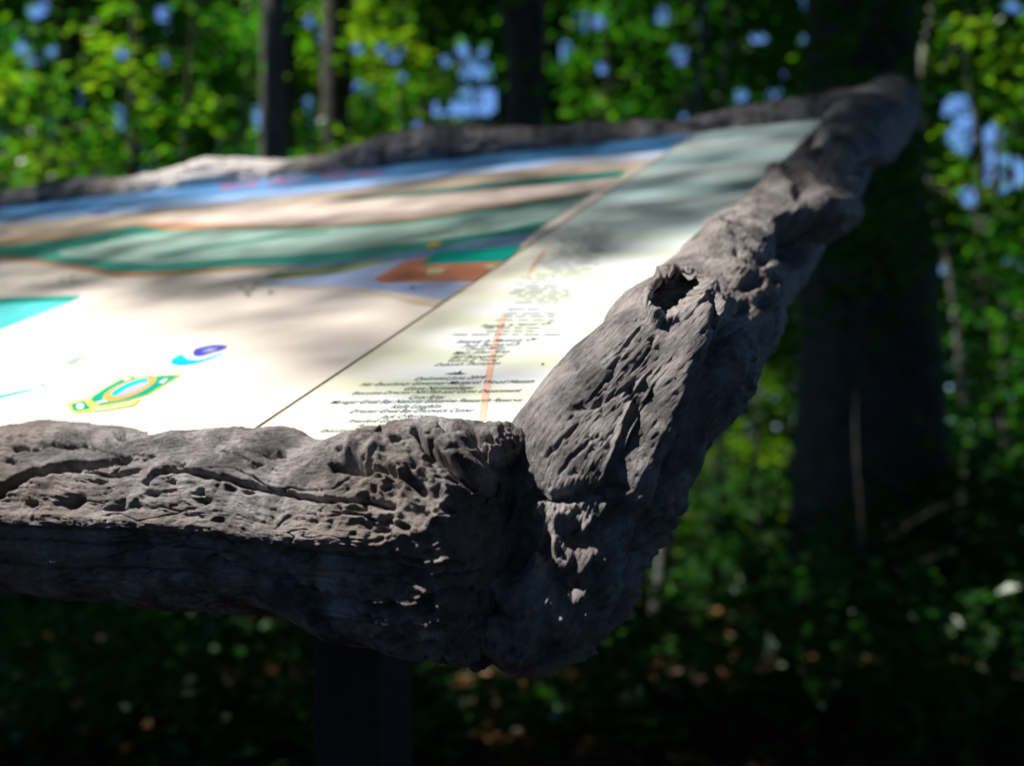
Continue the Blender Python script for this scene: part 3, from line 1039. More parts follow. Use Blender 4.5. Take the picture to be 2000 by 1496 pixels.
def sculpt_right(V, nrm, U, TH, RR):
    d = log_noise(U, TH, RR, 4.0, st=0.12, lump=0.0046, gr=0.0003, fine=0.00035, crack=0.0005, pit=0.0006)
    px, py, z = project(V)
    wob = np.stack([px / 26, py / 26, 0 * px], 1)
    qx = px + 6 * perlin(wob + 7) + 2 * perlin(wob * 3.3 + 2)
    qy = py + 6 * perlin(wob + 47) + 2 * perlin(wob * 3.3 + 19)
    vis = sstep(-0.25, 0.1, np.sum(nrm * (CAM - V), 1) / np.linalg.norm(CAM - V, axis=1))
    g = np.zeros(len(px))
    S = lambda pts, w, dep: stroke_field(qx, qy, pts, w) * dep
    k = z / 0.6
    # sharp ridge dividing the upper face from the outer side, with a hollow beyond it
    g += S([(1390, 600), (1352, 680), (1336, 760), (1308, 830), (1268, 905), (1240, 960)], 34, 0.0075)
    g -= S([(1420, 650), (1395, 720), (1375, 790), (1345, 850), (1310, 930)], 30, 0.008)
    # flattened upper face
    g -= S([(1180, 790), (1240, 720), (1290, 650)], 52, 0.004)
    # long checks on the upper face
    for pts, w, dep in (([(1246, 640), (1222, 675)], 2.4, 0.0022), ([(1212, 690), (1185, 735), (1150, 775)], 2.4, 0.0024), ([(1275, 655), (1268, 680), (1240, 715)], 2.4, 0.0022),
                        ([(1230, 748), (1200, 765), (1168, 780)], 2.4, 0.0022), ([(1168, 788), (1140, 792), (1110, 797)], 4, 0.003),
                        ([(1280, 750), (1262, 790), (1235, 850), (1205, 905)], 4, 0.0022), ([(1250, 740), (1225, 800), (1195, 880), (1175, 930)], 3.5, -0.0025),
                        ([(1268, 760), (1245, 815), (1215, 880)], 3.0, -0.0022), ([(1130, 830), (1100, 860), (1070, 890)], 3, 0.002),
                        ([(1165, 850), (1130, 880), (1095, 925)], 3, 0.002), ([(1235, 755), (1250, 790), (1245, 805)], 9, 0.005)):
        g -= S(pts, w, dep)
    # knot hole with a raised rim
    hx, hy = (qx - 1324) * 0.93 - (qy - 577) * 0.36, (qx - 1324) * 0.36 + (qy - 577) * 0.93
    e = np.sqrt((hx / 52) ** 2 + (hy / 31) ** 2) + 0.16 * perlin(wob * 1.7 + 61) + 0.10 * perlin(wob * 4 + 11)
    g += (0.003 + 0.004 * sstep(0.2, -0.6, hx / 52 + hy / 31)) * np.exp(-((e - 1.2) / 0.2) ** 2)
    hole = 0.040 * sstep(1.06, 0.76, e) * vis
    vec = hole[:, None] * (CF + 0.02 * CR + 0.14 * CU)[None]
    g -= S([(1380, 590), (1395, 610), (1385, 640)], 9, 0.006)
    # burl with a dark overhang further up
    g += 0.021 * np.exp(-((qx - 1590) / 56) ** 2 - ((qy - 424) / 30) ** 2)
    g -= 0.030 * np.exp(-((qx - 1575) / 42) ** 2 - ((qy - 480) / 26) ** 2)
    g -= S([(1530, 445), (1555, 462), (1600, 455)], 13, 0.014)
    g += 0.008 * np.exp(-((qx - 1405) / 26) ** 2 - ((qy - 450) / 24) ** 2)
    # waist and swelling of the far stretch
    g -= S([(1700, 330), (1660, 325), (1625, 305), (1600, 290)], 22, 0.013)
    g -= S([(1535, 330), (1560, 360), (1560, 400)], 14, 0.008)
    g += 0.007 * np.exp(-((qx - 1715) / 60) ** 2 - ((qy - 225) / 36) ** 2)
    g += S([(1500, 330), (1540, 345), (1600, 385), (1650, 400)], 26, 0.006)
    # eaten notches along the shaded edge
    for x, y, w, dep in ((1470, 552, 13, 0.012), (1500, 590, 14, 0.012), (1455, 600, 12, 0.009), (1490, 505, 11, 0.009), (1440, 500, 8, 0.006), (1425, 625, 10, 0.008), (1520, 540, 12, 0.01),
                         (1395, 430, 7, 0.006), (1415, 428, 6, 0.005), (1130, 720, 6, 0.005), (1118, 724, 5, 0.004)):
        g -= dep * np.exp(-((qx - x) / w) ** 2 - ((qy - y) / (w * 0.8)) ** 2)
    # base: hollow below the front log's end, buttress and crust
    low = sstep(930, 1010, py)
    A = np.stack([U * 0.7, np.cos(TH) * RR, np.sin(TH) * RR], 1)
    g += low * (0.008 * (ridged(A * 55 + 1.2, 3) - 0.55) + 0.006 * (ridged(V * 85 + 3.1, 4) - 0.5) - 0.003 * sstep(0.2, 0.45, perlin(V * 140 + 5)))
    g -= S([(1035, 965), (1080, 975), (1130, 965), (1180, 955), (1215, 950)], 8, 0.007)
    g -= 0.028 * np.exp(-((qx - 985) / 44) ** 2 - ((qy - 1055) / 62) ** 2)
    g -= S([(1060, 1060), (1075, 1110), (1130, 1140)], 14, 0.010)
    g -= S([(950, 1180), (985, 1215), (1000, 1260)], 14, 0.010)
    rough_side = sstep(0, 60, px - np.interp(py, [550, 700, 800, 900, 1000], [1390, 1345, 1320, 1270, 1215]))
    g += rough_side * (0.005 - 0.0035 * sstep(700, 600, py)) * (ridged(A * 90 + 7, 3) - 0.5)
    face = (1 - rough_side) * sstep(990, 930, py)
    g -= face * 0.0009 * sstep(0.30, 0.48, perlin(V * 420))
    g += face * 0.00025 * fbm(V * 1000, 2)
    d = d + g * vis
    return d * np.clip(RR / 0.02, 0.12, 1) * np.clip(0.7 + 0.3 * k, 1, 1.25), vec


make_log('side_log', M['drift2'], C, T, RS, RC, 400, sculpt_right, uu, 1.35)

# --- far log, lying along the upper edge of the panel
tx = [-500, -250, 0, 100, 150, 280, 340, 400, 440, 480, 560, 640, 700, 760, 870, 960, 1050, 1180, 1250, 1330, 1420, 1540, 1640, 1740]
ty = [430, 400, 374, 356, 346, 351, 326, 311, 308, 314, 311, 301, 287, 266, 243, 246, 246, 236, 240, 240, 213, 196, 180, 168]
exx = np.linspace(-500, 1740, 34)
st_ = []
for x in exx:
    t_ = np.interp(x, tx, ty)
    nrm_ = np.cross(P(x, 0, 1) - CAM, P(x, 1000, 1) - CAM)
    b0 = BTOP
    q0 = PW(0, b0)
    a = -((q0 - CAM) @ nrm_) / (E1 @ nrm_)
    q = PW(a, b0)
    ex, ey, ez = project(q[None])
    zl = float(ez[0]) + 0.035
    r = max(0.030, 0.62 * (ey[0] - t_) / F * zl + 0.006)
    st_.append([*P(x, t_ + r * F / zl, zl), r])
st_ = np.array(st_)
X, uu = catmull(st_, 520)
C = X[:, :3]
T = np.gradient(C, axis=0)
T /= np.linalg.norm(T, axis=1)[:, None]


def sculpt_far(V, nrm, U, TH, RR):
    return log_noise(U, TH, RR, 9.0, lump=0.006, gr=0.004, fine=0.0006, crack=0.005, pit=0.005)


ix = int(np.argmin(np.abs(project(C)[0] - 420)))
M['drift3'] = wood_mat('weathered_grey_wood_with_painted_sun_patch', [(0.062, 0.053, 0.053), (0.185, 0.163, 0.159), (0.34, 0.312, 0.305)], (0.22, 0.162, 0.122))
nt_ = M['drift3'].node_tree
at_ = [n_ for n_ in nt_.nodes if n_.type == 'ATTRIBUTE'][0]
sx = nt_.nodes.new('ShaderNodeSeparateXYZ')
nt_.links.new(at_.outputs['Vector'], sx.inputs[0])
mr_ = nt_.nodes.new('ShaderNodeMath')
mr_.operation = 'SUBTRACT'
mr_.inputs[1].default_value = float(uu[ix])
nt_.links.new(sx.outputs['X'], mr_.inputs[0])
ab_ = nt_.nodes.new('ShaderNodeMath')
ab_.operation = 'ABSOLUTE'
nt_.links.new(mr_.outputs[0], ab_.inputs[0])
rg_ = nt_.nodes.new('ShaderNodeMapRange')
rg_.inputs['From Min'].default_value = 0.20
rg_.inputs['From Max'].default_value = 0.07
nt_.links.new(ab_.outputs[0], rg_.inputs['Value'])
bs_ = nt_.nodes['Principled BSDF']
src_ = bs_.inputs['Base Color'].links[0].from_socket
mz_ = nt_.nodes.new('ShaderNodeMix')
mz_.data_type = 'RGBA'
mz_.inputs[7].default_value = (0.66, 0.60, 0.56, 1)  # pale tint painted into the wood, standing in for the sun patch here
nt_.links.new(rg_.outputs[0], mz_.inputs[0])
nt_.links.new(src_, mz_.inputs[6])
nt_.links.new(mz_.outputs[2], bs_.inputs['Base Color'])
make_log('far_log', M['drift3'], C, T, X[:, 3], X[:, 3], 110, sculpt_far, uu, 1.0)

# --- left log, closing the frame beyond the left border of the picture
n = 14
st_ = np.array([[*PW(WID + 0.03, -0.08 + (BTOP + 0.16) * i / (n - 1), 0.0), 0.05 + 0.008 * math.sin(i * 1.7)] for i in range(n)])
st_[0, 3] = st_[-1, 3] = 0.004
X, uu = catmull(st_, 200)
C = X[:, :3]
T = np.gradient(C, axis=0)
T /= np.linalg.norm(T, axis=1)[:, None]
make_log('end_log', M['drift2'], C, T, np.maximum(X[:, 3], 0.003), np.maximum(X[:, 3], 0.003), 80, lambda V, nr, U, TH, RR: log_noise(U, TH, RR, 13.0) * np.clip(RR / 0.03, 0.1, 1), uu, 1.0)

# --- posts and the rails that carry the panel
E1H = E1 * np.array([1, 1, 0])
E1H /= np.linalg.norm(E1H)
E2H = np.array([-E1H[1], E1H[0], 0])
for i, (px_, z_) in enumerate(((712, 0.90), (-330, 1.30))):
    top = onplane(px_, 700, -0.035)
    c0 = P(px_, 1350, z_)
    q = c0.copy()
    # height of the panel's underside above this spot
    num = ((O - 0.045 * EN) - np.array([q[0], q[1], 0])) @ EN
    zt = num / EN[2]
    w = 0.0285
    Vb, Qb = box_np(np.array([q[0], q[1], zt / 2 - 0.02]), w * E1H, w * E2H, np.array([0, 0, zt / 2 - 0.01]))
    p = obj('post', mesh_np('post', Vb, Qb, False), M['post'], sign_base)
    bevel(p, 0.003)
    # sloping bracket on top of the post
    a_, b_ = (q - O) @ E1, 0.0
    hit = np.array([q[0], q[1], zt])
    a_ = float((hit - O) @ E1)
    b_ = float((hit - O) @ E2)
    Vb, Qb = box_np(PW(a_, b_ + 0.04, -0.043), 0.05 * E1, 0.22 * E2, 0.012 * EN)
    bevel(obj('bracket', mesh_np('bracket', Vb, Qb, False), M['post'], sign_base), 0.002)


# ------------------------------------------------------------------ ground
def ground_z(x, y):
    p = np.stack([np.asarray(x) / 5.0, np.asarray(y) / 5.0, 0 * np.asarray(x)], 1)
    r = np.sqrt(np.asarray(x) ** 2 + np.asarray(y) ** 2)
    return 0.16 * fbm(p, 3) * sstep(1.5, 6, r) + 0.9 * sstep(14, 60, r)


gx = np.concatenate([-np.geomspace(300, 14, 24), np.linspace(-13, 13, 90), np.geomspace(14, 300, 24)])
gy = np.concatenate([-np.geomspace(200, 6, 16), np.linspace(-5, 28, 110), np.geomspace(30, 400, 26)])
GX, GY = np.meshgrid(gx, gy, indexing='ij')
GZ = ground_z(GX.ravel(), GY.ravel())
i = np.arange(GX.size).reshape(GX.shape)
Q = np.stack([i[:-1, :-1], i[1:, :-1], i[1:, 1:], i[:-1, 1:]], -1).reshape(-1, 4)
gr = obj('ground', mesh_np('ground', np.stack([GX.ravel(), GY.ravel(), GZ], 1), Q), M['soil'])
gr['kind'] = 'structure'


# ------------------------------------------------------------------ leaves
def leaf_quads(Cn, Nn, Ln, Wd, spin):
    """one kite-shaped, slightly folded leaf at each centre"""
    n = len(Cn)
    up = Nn / np.linalg.norm(Nn, axis=1)[:, None]
    ref = np.stack([np.cos(spin), np.sin(spin), 0 * spin], 1)
    d = ref - np.sum(ref * up, 1)[:, None] * up
    d /= np.linalg.norm(d, axis=1)[:, None]
    s = np.cross(up, d)
    L2, W2 = (Ln / 2)[:, None], (Wd / 2)[:, None]
    fold = up * (W2 * 0.25)
    V = np.stack([Cn - d * L2, Cn + s * W2 + fold - d * L2 * 0.1, Cn + d * L2, Cn - s * W2 + fold - d * L2 * 0.1], 1).reshape(-1, 3)
    Q = np.arange(4 * n).reshape(n, 4)
    return V, Q


SKY_GAPS = [(930, 200, 46, 30), (872, 214, 56, 18), (972, 205, 30, 34), (930, 140, 34, 24), (905, 95, 18, 24), (690, 95, 26, 16), (770, 110, 22, 16), (1905, 270, 60, 40), (1960, 340, 50, 40), (1870, 215, 36, 30),
            (1985, 15, 30, 16), (1090, 95, 26, 30), (1150, 45, 40, 20), (1080, 190, 18, 30), (1895, 385, 30, 20), (1450, 190, 18, 16), (1330, 110, 24, 22), (235, 105, 18, 12),
            (130, 245, 14, 14), (505, 230, 12, 30), (600, 210, 14, 20), (80, 20, 24, 20), (320, 20, 20, 14), (1480, 75, 24, 14), (705, 170, 30, 12)]


_gr = np.random.default_rng(77)
for _k in range(48):
    _x = _gr.uniform(0, 2000)
    _y = _gr.uniform(0, 330) if _gr.random() < 0.75 else _gr.uniform(0, 130)
    if _x > 1800 and _gr.random() < 0.6:
        _y = _gr.uniform(100, 620)
    if _y < 400 - 0.12 * _x or _x > 1780:
        _r = _gr.uniform(11, 19)
        SKY_GAPS.append((_x, _y, _r, _r))


def gap_keep(V, strength=0.94):
    px, py, z = project(V)
    keep = np.ones(len(V), bool)
    for cx, cy, rx, ry in SKY_GAPS:
        e = ((px - cx) / rx) ** 2 + ((py - cy) / ry) ** 2
        keep &= ~((z > 1) & (e < 1) & (RNG.random(len(V)) < strength))
    return keep


SUN_WINDOWS = []


def window_keep(V):
    keep = np.ones(len(V), bool)
    for T_, r in SUN_WINDOWS:
        w = V - T_
        t = w @ SUN
        d = np.linalg.norm(w - t[:, None] * SUN, axis=1)
        keep &= ~((t > r * 1.1) & (d < r))
    return keep


def sprays(centres, per, rad, flat, lmin, lmax, tilt=0.45):
    """leaves in flattish sprays around branch tips"""
    n = len(centres)
    k = n * per
    c = np.repeat(centres, per, axis=0)
    rr = np.repeat(rad, per) if np.ndim(rad) else np.full(k, rad)
    a = RNG.random(k) * 2 * np.pi
    r = np.sqrt(RNG.random(k)) * rr
    off = np.stack([np.cos(a) * r, np.sin(a) * r, RNG.normal(size=k) * flat * rr - 0.25 * r], 1)
    pos = c + off
    nrm = np.stack([RNG.normal(size=k) * tilt, RNG.normal(size=k) * tilt, np.ones(k)], 1)
    ln = RNG.uniform(lmin, lmax, k)
    return pos, nrm, ln, ln * RNG.uniform(0.5, 0.72, k), RNG.random(k) * 2 * np.pi


def crown_mesh(name, centres, per, rad, flat, lmin, lmax, tilt=0.45, gaps=True, sun=True, wins=True):
    pos, nrm, ln, wd, sp = sprays(centres, per, rad, flat, lmin, lmax, tilt)
    k = np.ones(len(pos), bool)
    if gaps:
        k &= gap_keep(pos)
    if sun:
        k &= sun_keep(pos)
    if wins:
        k &= window_keep(pos)
    # nothing grows into the sign or the lens
    k &= np.linalg.norm(pos - CAM, axis=1) > 2.2
    k &= np.linalg.norm(pos - PW(0.8, 0.5), axis=1) > 1.7
    V, Q = leaf_quads(pos[k], nrm[k], ln[k], wd[k], sp[k])
    return mesh_np(name, V, Q, False)


def tube_np(pts, radii, nt=14, seed=0, rough=0.06):
    pts = np.array(pts, float)
    X, u = catmull(np.hstack([pts, np.array(radii)[:, None]]), max(10, len(pts) * 7))
    C, R = X[:, :3], np.maximum(X[:, 3], 0.002)
    T = np.gradient(C, axis=0)
    T /= np.linalg.norm(T, axis=1)[:, None]
    ref = np.tile(np.array([0.31, 0.2, 0.05]), (len(C), 1))
    ref[np.abs(T[:, 2]) < 0.4] = (0, 0, 1)
    c = ref - np.sum(ref * T, 1)[:, None] * T
    c /= np.linalg.norm(c, axis=1)[:, None]
    s = np.cross(T, c)
    th = np.linspace(0, 2 * np.pi, nt, endpoint=False)
    D = np.cos(th)[None, :, None] * c[:, None, :] + np.sin(th)[None, :, None] * s[:, None, :]
    pn = (C[:, None, :] * np.array([1, 1, 0.3]) + D * 0.25).reshape(-1, 3) * 4 + seed
    rr = R[:, None] * (1 + rough * 2.2 * fbm(pn, 3).reshape(len(C), nt))
    V = (C[:, None, :] + D * rr[:, :, None]).reshape(-1, 3)
    i = np.arange(len(C) * nt).reshape(len(C), nt)
    a, b = i[:-1], i[1:]
    Q = np.stack([a, np.roll(a, -1, 1), np.roll(b, -1, 1), b], -1).reshape(-1, 4)
    return V, Q


def tree(name, label, cat, x, y, h, r, bark, leaf, crown, group=None, lean=(0, 0), limbs=4, seed=0, gaps=True, limb_r=0.35, bend=0.1):
    """crown: dict z0, z1, R, n sprays, per leaves, rad, leaf lengths"""
    rs = np.random.default_rng(seed + 100)
    z0 = float(ground_z(np.array([x]), np.array([y]))[0]) - 0.05
    root = empty(name, (x, y, z0))
    tag(root, label, cat, group)
    k = 6
    pts, rad = [], []
    for i in range(k + 1):
        t = i / k
        pts.append((x + lean[0] * t * h + bend * rs.normal() * t, y + lean[1] * t * h + bend * rs.normal() * t, z0 + t * h))
        rad.append(r * (1.35 if i == 0 else (1 - 0.72 * t)))
    V, Q = tube_np(pts, rad, 18, seed)
    obj('trunk', mesh_np('trunk', V, Q), bark, root)
    pts = np.array(pts)
    tops = []
    c = crown
    for j in range(limbs):
        t = rs.uniform(max(0.2, (c['z0'] - 0.6) / h), 0.9)
        p0 = np.array([np.interp(t, np.linspace(0, 1, k + 1), pts[:, m]) for m in range(3)])
        a = rs.uniform(0, 2 * np.pi) if j else rs.uniform(0, 1)
        Ls = c['R'] * rs.uniform(0.6, 0.95)
        p1 = p0 + np.array([math.cos(a) * Ls * 0.5, math.sin(a) * Ls * 0.5, Ls * rs.uniform(0.15, 0.4)])
        p2 = p0 + np.array([math.cos(a) * Ls, math.sin(a) * Ls, Ls * rs.uniform(0.2, 0.6)])
        rb = r * limb_r * (1 - 0.6 * t)
        V, Q = tube_np([p0, p1, p2], [rb, rb * 0.65, rb * 0.2], 8, seed + j)
        if np.mean(~sun_keep(V)) > 0.0:      # a limb across the sun flecks: it does not grow there
            continue
        obj('limb', mesh_np('limb', V, Q), bark, root)
    if c.get('n'):
        n = c['n']
        a = rs.uniform(0, 2 * np.pi, n)
        zt = rs.uniform(0, 1, n)
        prof = np.sqrt(np.clip(1 - (2 * (zt - 0.45)) ** 2 * 0.75, 0.12, 1))
        rr = np.sqrt(rs.uniform(0.05, 1, n)) * c['R'] * prof
        zz = z0 + c['z0'] + zt * (c['z1'] - c['z0'])
        cx = np.interp(zz, pts[:, 2], pts[:, 0])
        cy = np.interp(zz, pts[:, 2], pts[:, 1])
        cen = np.stack([cx + np.cos(a) * rr, cy + np.sin(a) * rr, zz], 1)
        me = crown_mesh('crown', cen, c.get('per', 30), c.get('rad', 0.45), c.get('flat', 0.22), c.get('l0', 0.07), c.get('l1', 0.11), c.get('tilt', 0.45), gaps)
        obj('crown', me, leaf, root)
    return root


def at(px, d):
    return (px - 1000) / F * d, d


# sun flecks that reach foliage and floor: openings in the roof of leaves above them
for px_, py_, d_, r_ in ((90, 235, 6.5, 1.05), (150, 275, 6.5, 0.6), (830, 150, 9.0, 1.1), (760, 215, 9, 0.6), (1930, 110, 6.9, 0.8), (1860, 60, 6.5, 0.7), (1480, 850, 9.0, 0.5), (1460, 930, 9, 0.4),
                         (40, 60, 8, 0.8), (60, 210, 6.3, 0.7), (130, 260, 6.7, 0.7), (240, 200, 8.4, 0.7), (390, 130, 8, 0.7), (1950, 50, 6.9, 0.7), (1960, 200, 7.2, 0.7), (440, 230, 8.4, 0.7), (1120, 60, 10, 0.7), (1240, 150, 10.5, 0.7), (720, 60, 11, 0.7), (600, 60, 10, 0.8), (1150, 170, 11, 0.8), (1330, 60, 11, 0.8), (330, 250, 9, 0.6), (1900, 950, 7, 0.3), (1890, 800, 7, 0.3),
                         (1980, 640, 7, 0.35), (240, 1420, 5, 0.16), (600, 1440, 4.4, 0.12), (420, 1270, 6.2, 0.12), (1400, 1170, 6, 0.15), (1500, 1210, 6.5, 0.14), (1410, 1430, 4.6, 0.08),
                         (1330, 1160, 5.2, 0.14), (1020, 1440, 4.0, 0.1), (1860, 640, 7.5, 0.25), (480, 90, 10, 0.3), (1930, 1290, 5.5, 0.12), (1420, 870, 8.6, 0.3),
                         (1500, 1060, 6.2, 0.22), (1420, 1010, 6.4, 0.2), (1560, 1150, 5.6, 0.18), (1330, 1250, 6.6, 0.2), (1960, 480, 7, 0.4), (1850, 420, 7.5, 0.5), (1930, 760, 6.6, 0.4), (1900, 560, 6.4, 0.45), (1960, 880, 6.5, 0.4), (1980, 360, 7.3, 0.5), (1440, 1100, 6.3, 0.3), (1380, 960, 7.2, 0.35), (1900, 1050, 5.6, 0.2), (1990, 1150, 5.4, 0.2), (640, 160, 9.5, 0.3), (1850, 300, 7, 0.5), (980, 60, 9, 0.4), (200, 160, 9, 0.5), (1250, 230, 10, 0.5), (520, 60, 12, .5)):
    SUN_WINDOWS.append((P(px_, py_, d_), r_ * (1.0 if r_ > 0.65 else 0.85) if r_ > 0.25 else r_ * 1.5))
# nothing opens the roof over the thick trunk on the right
SUN_WINDOWS[:] = [(T_, r_) for T_, r_ in SUN_WINDOWS if not (T_[0] > 1.3 and abs(T_[1] - 5.4) < r_ + 0.4)]
_wr = np.random.default_rng(31)
for _k in range(64):                     # small flecks low in the wood
    _x, _y = _wr.uniform(0, 2000), _wr.uniform(860, 1330)
    if 1560 < _x < 1840 and _y < 1150:
        continue
    T_ = P(_x, _y, _wr.uniform(4.2, 9.0))
    if T_[0] > 1.3 and abs(T_[1] - 5.4) < 0.65:
        continue
    SUN_WINDOWS.append((T_, _wr.uniform(0.16, 0.28)))

# --- the trees that stand out
HIGH = dict(z0=6.2, z1=13, R=4.2, n=95, per=34, rad=0.85, l0=0.16, l1=0.26)


def high(**k):
    d = dict(HIGH)
    d.update(k)
    return d


x, y = at(536, 8.2)
tree('forest_tree', 'dark straight tree trunk rising left of centre behind the lit part of the far log', 'tree', x, y, 13, 0.165, M['bark_dark'], M['leaf'], high(), lean=(0.003, 0.0), seed=1, bend=0.09)
x, y = at(646, 9.6)
tree('forest_tree', 'slim grey tree just right of the dark trunk behind the far log', 'tree', x, y, 12, 0.10, M['bark_grey'], M['leaf'], high(R=3.2, n=60), lean=(0.004, 0), seed=2, bend=0.05)
x, y = at(1032, 7.6)
tree('forest_tree', 'dark tree trunk right of the largest blue sky patch, behind the far log', 'tree', x, y, 13, 0.165, M['bark_dark'], M['leaf'], high(), lean=(-0.012, 0.0), seed=3, bend=0.07)
fork = bpy.data.objects['forest_tree.002']
V, Q = tube_np([P(1036, 210, 7.62), P(1016, 90, 7.58), P(985, -60, 7.5), P(930, -300, 7.3), P(880, -620, 7.2)], [0.05, 0.085, 0.10, 0.09, 0.06], 14, 3)
obj('limb', mesh_np('limb', V, Q), M['bark_dark'], fork)
x, y = at(1700, 5.4)
tree('forest_tree', 'thick dark tree trunk filling the shade right of the side log', 'tree', x, y, 14, 0.31, M['bark_dark'], M['leaf'], high(R=4.6), lean=(-0.004, 0.01), seed=4, bend=0.04)
x, y = at(532, 6.0)
tree('forest_tree', 'thin grey trunk seen under the sign, left of the black post', 'tree', x, y, 8, 0.075, M['bark_grey'], M['leaf'], high(z0=5, z1=8, R=2.0, n=30), seed=5, bend=0.02)
x, y = at(1300, 5.2)
tree('sapling', 'slender leaning grey sapling in the dark gap right of the frame corner', 'tree', x - 0.06, y, 4.2, 0.028, M['bark_grey'], M['leaf'], dict(z0=2.4, z1=4.2, R=1.0, n=26, per=26, rad=0.32, l0=0.06, l1=0.1), lean=(0.085, 0), seed=6, bend=0.01, limbs=3)
x, y = at(1405, 8.4)
tree('sapling', 'pale thin trunk in the yellow-green gap under the side log', 'tree', x, y, 5, 0.05, M['bark_pale'], M['leaf_y'], dict(z0=2.6, z1=5, R=1.1, n=20, per=26, rad=0.35, l0=0.07, l1=0.1), lean=(0.01, 0), seed=7, bend=0.04, limbs=3)
x, y = at(1868, 7.2)
tree('sapling', 'pale broken-lit trunk at the right, beyond the thick dark trunk', 'tree', x, y, 6, 0.034, M['bark_grey'], M['leaf'], dict(z0=2.0, z1=6, R=1.2, n=50, per=26, rad=0.4, l0=0.07, l1=0.11), lean=(-0.02, 0), seed=8, bend=0.16, limbs=3)
x, y = at(1380, 9.4)
tree('sapling', 'pale snag standing behind the right end of the far log', 'tree', x, y, 3.2, 0.045, M['bark_pale'], M['leaf'], dict(z0=2.2, z1=3.2, R=0.6, n=3, per=16, rad=0.25), lean=(0.0, 0), seed=9, bend=0.02, limbs=2)
x, y = at(1712, 9.0)
tree('sapling', 'pale trunk showing at the top above the far corner of the frame', 'tree', x, y, 9, 0.07, M['bark_pale'], M['leaf'], high(z0=4.6, z1=9, R=2.0, n=30), lean=(0.0, 0), seed=10, bend=0.05)
x, y = at(250, 9.2)
tree('forest_tree', 'thin dark tree in the foliage at the upper left', 'tree', x, y, 11, 0.06, M['bark_dark'], M['leaf'], high(R=2.6, n=40), seed=11, bend=0.05)
x, y = at(478, 11.0)
tree('sapling', 'pale sunlit stem at the top left, beside the dark straight trunk', 'tree', x, y, 8, 0.07, M['bark_pale'], M['leaf_y'], high(z0=4.8, z1=8, R=2.0, n=30), seed=12, bend=0.06)

# --- leafy understorey in view, each bush or young tree its own thing
under = [
    (60, 6.6, 'young tree with the brightest yellow-green leaves, upper left', 'leaf_y', 1.8, 3.5, 0.95, 95, 36),
    (360, 8.4, 'leafy young tree between the upper left corner and the dark straight trunk', 'leaf', 1.4, 5.2, 1.4, 130, 36),
    (150, 9.6, 'leafy young tree deep in the upper left', 'leaf', 1.2, 5.4, 1.6, 140, 36),
    (800, 9.2, 'sunlit young tree with yellow leaves left of the largest sky patch', 'leaf_y', 1.8, 5.0, 1.15, 90, 34),
    (680, 11.0, 'leafy young tree behind the slim grey tree', 'leaf', 1.4, 6.0, 1.5, 120, 34),
    (1180, 10.0, 'leafy young tree right of the dark trunk behind the far log', 'leaf', 1.3, 5.4, 1.4, 130, 34),
    (1350, 11.5, 'leafy young tree above the right end of the far log', 'leaf', 1.4, 6.2, 1.7, 150, 34),
    (1540, 9.0, 'deep green young tree directly behind the far corner of the frame', 'leaf_d', 1.0, 5.0, 1.3, 140, 34),
    (1930, 6.9, 'bright leafy young tree filling the upper right corner', 'leaf_y', 2.2, 4.5, 1.1, 84, 34),
    (1830, 8.0, 'leafy young tree right of the far corner, under the sky patches', 'leaf', 1.2, 4.6, 1.1, 80, 34),
    (1960, 7.4, 'leafy young tree at the right border', 'leaf', 0.5, 3.2, 0.8, 90, 32),
    (1690, 4.6, 'green young tree standing in front of the thick trunk', 'leaf', 1.7, 3.3, 0.62, 66, 26),
    (1900, 6.2, 'green young tree with bright leaf flecks at the right, beside the thick trunk', 'leaf', 0.4, 2.9, 0.62, 92, 26),
    (1780, 5.0, 'thin-leaved young tree half hiding the right edge of the thick trunk', 'leaf', 0.5, 1.9, 0.45, 16, 22),
    (1480, 8.8, 'yellow-green bush glowing between the side log and the thick trunk', 'leaf_y', 0.2, 2.0, 0.55, 60, 30),
    (1470, 6.2, 'dark green bush low between the frame corner and the thick trunk', 'leaf_d', 0.05, 1.15, 0.75, 70, 30),
    (1720, 4.7, 'deep shaded bush in front of the thick trunk', 'leaf_d', -0.05, 0.75, 0.7, 70, 30),
    (1930, 5.0, 'shaded bush in the lower right corner', 'leaf_d', 0.0, 0.9, 0.6, 60, 30),
    (1290, 7.4, 'low leafy bush behind the leaning sapling', 'leaf', 0.0, 1.1, 0.8, 70, 30),
    (130, 5.6, 'dark low bush under the left end of the front log', 'leaf_d', 0.0, 0.75, 0.7, 70, 30),
    (330, 7.0, 'low bush under the front log, left of the thin grey trunk', 'leaf', 0.0, 0.95, 0.8, 60, 30),
    (930, 6.4, 'low bush right of the black post', 'leaf', 0.0, 0.7, 0.6, 50, 28),
    (1120, 5.0, 'small green plant under the lowest point of the frame corner', 'leaf', -0.02, 0.42, 0.4, 30, 24),
]
for i, (px_, d_, lab, lf, z0, z1, R_, n_, per_) in enumerate(under):
    x, y = at(px_, d_)
    tall = z1 > 1.6
    tree('young_tree' if tall else 'bush', lab, 'tree' if tall else 'bush', x, y, z1 * 0.92 if tall else max(0.35, z1 * 0.8), (0.007 if d_ < 6.4 and px_ > 1600 else 0.028) if tall else 0.014, M['bark_dark'], M[lf],
         dict(z0=z0, z1=z1, R=R_, n=n_, per=per_, rad=0.34, flat=0.18, l0=0.055, l1=0.10), seed=40 + i, limbs=6 if tall else 4, limb_r=0.45, bend=0.06)

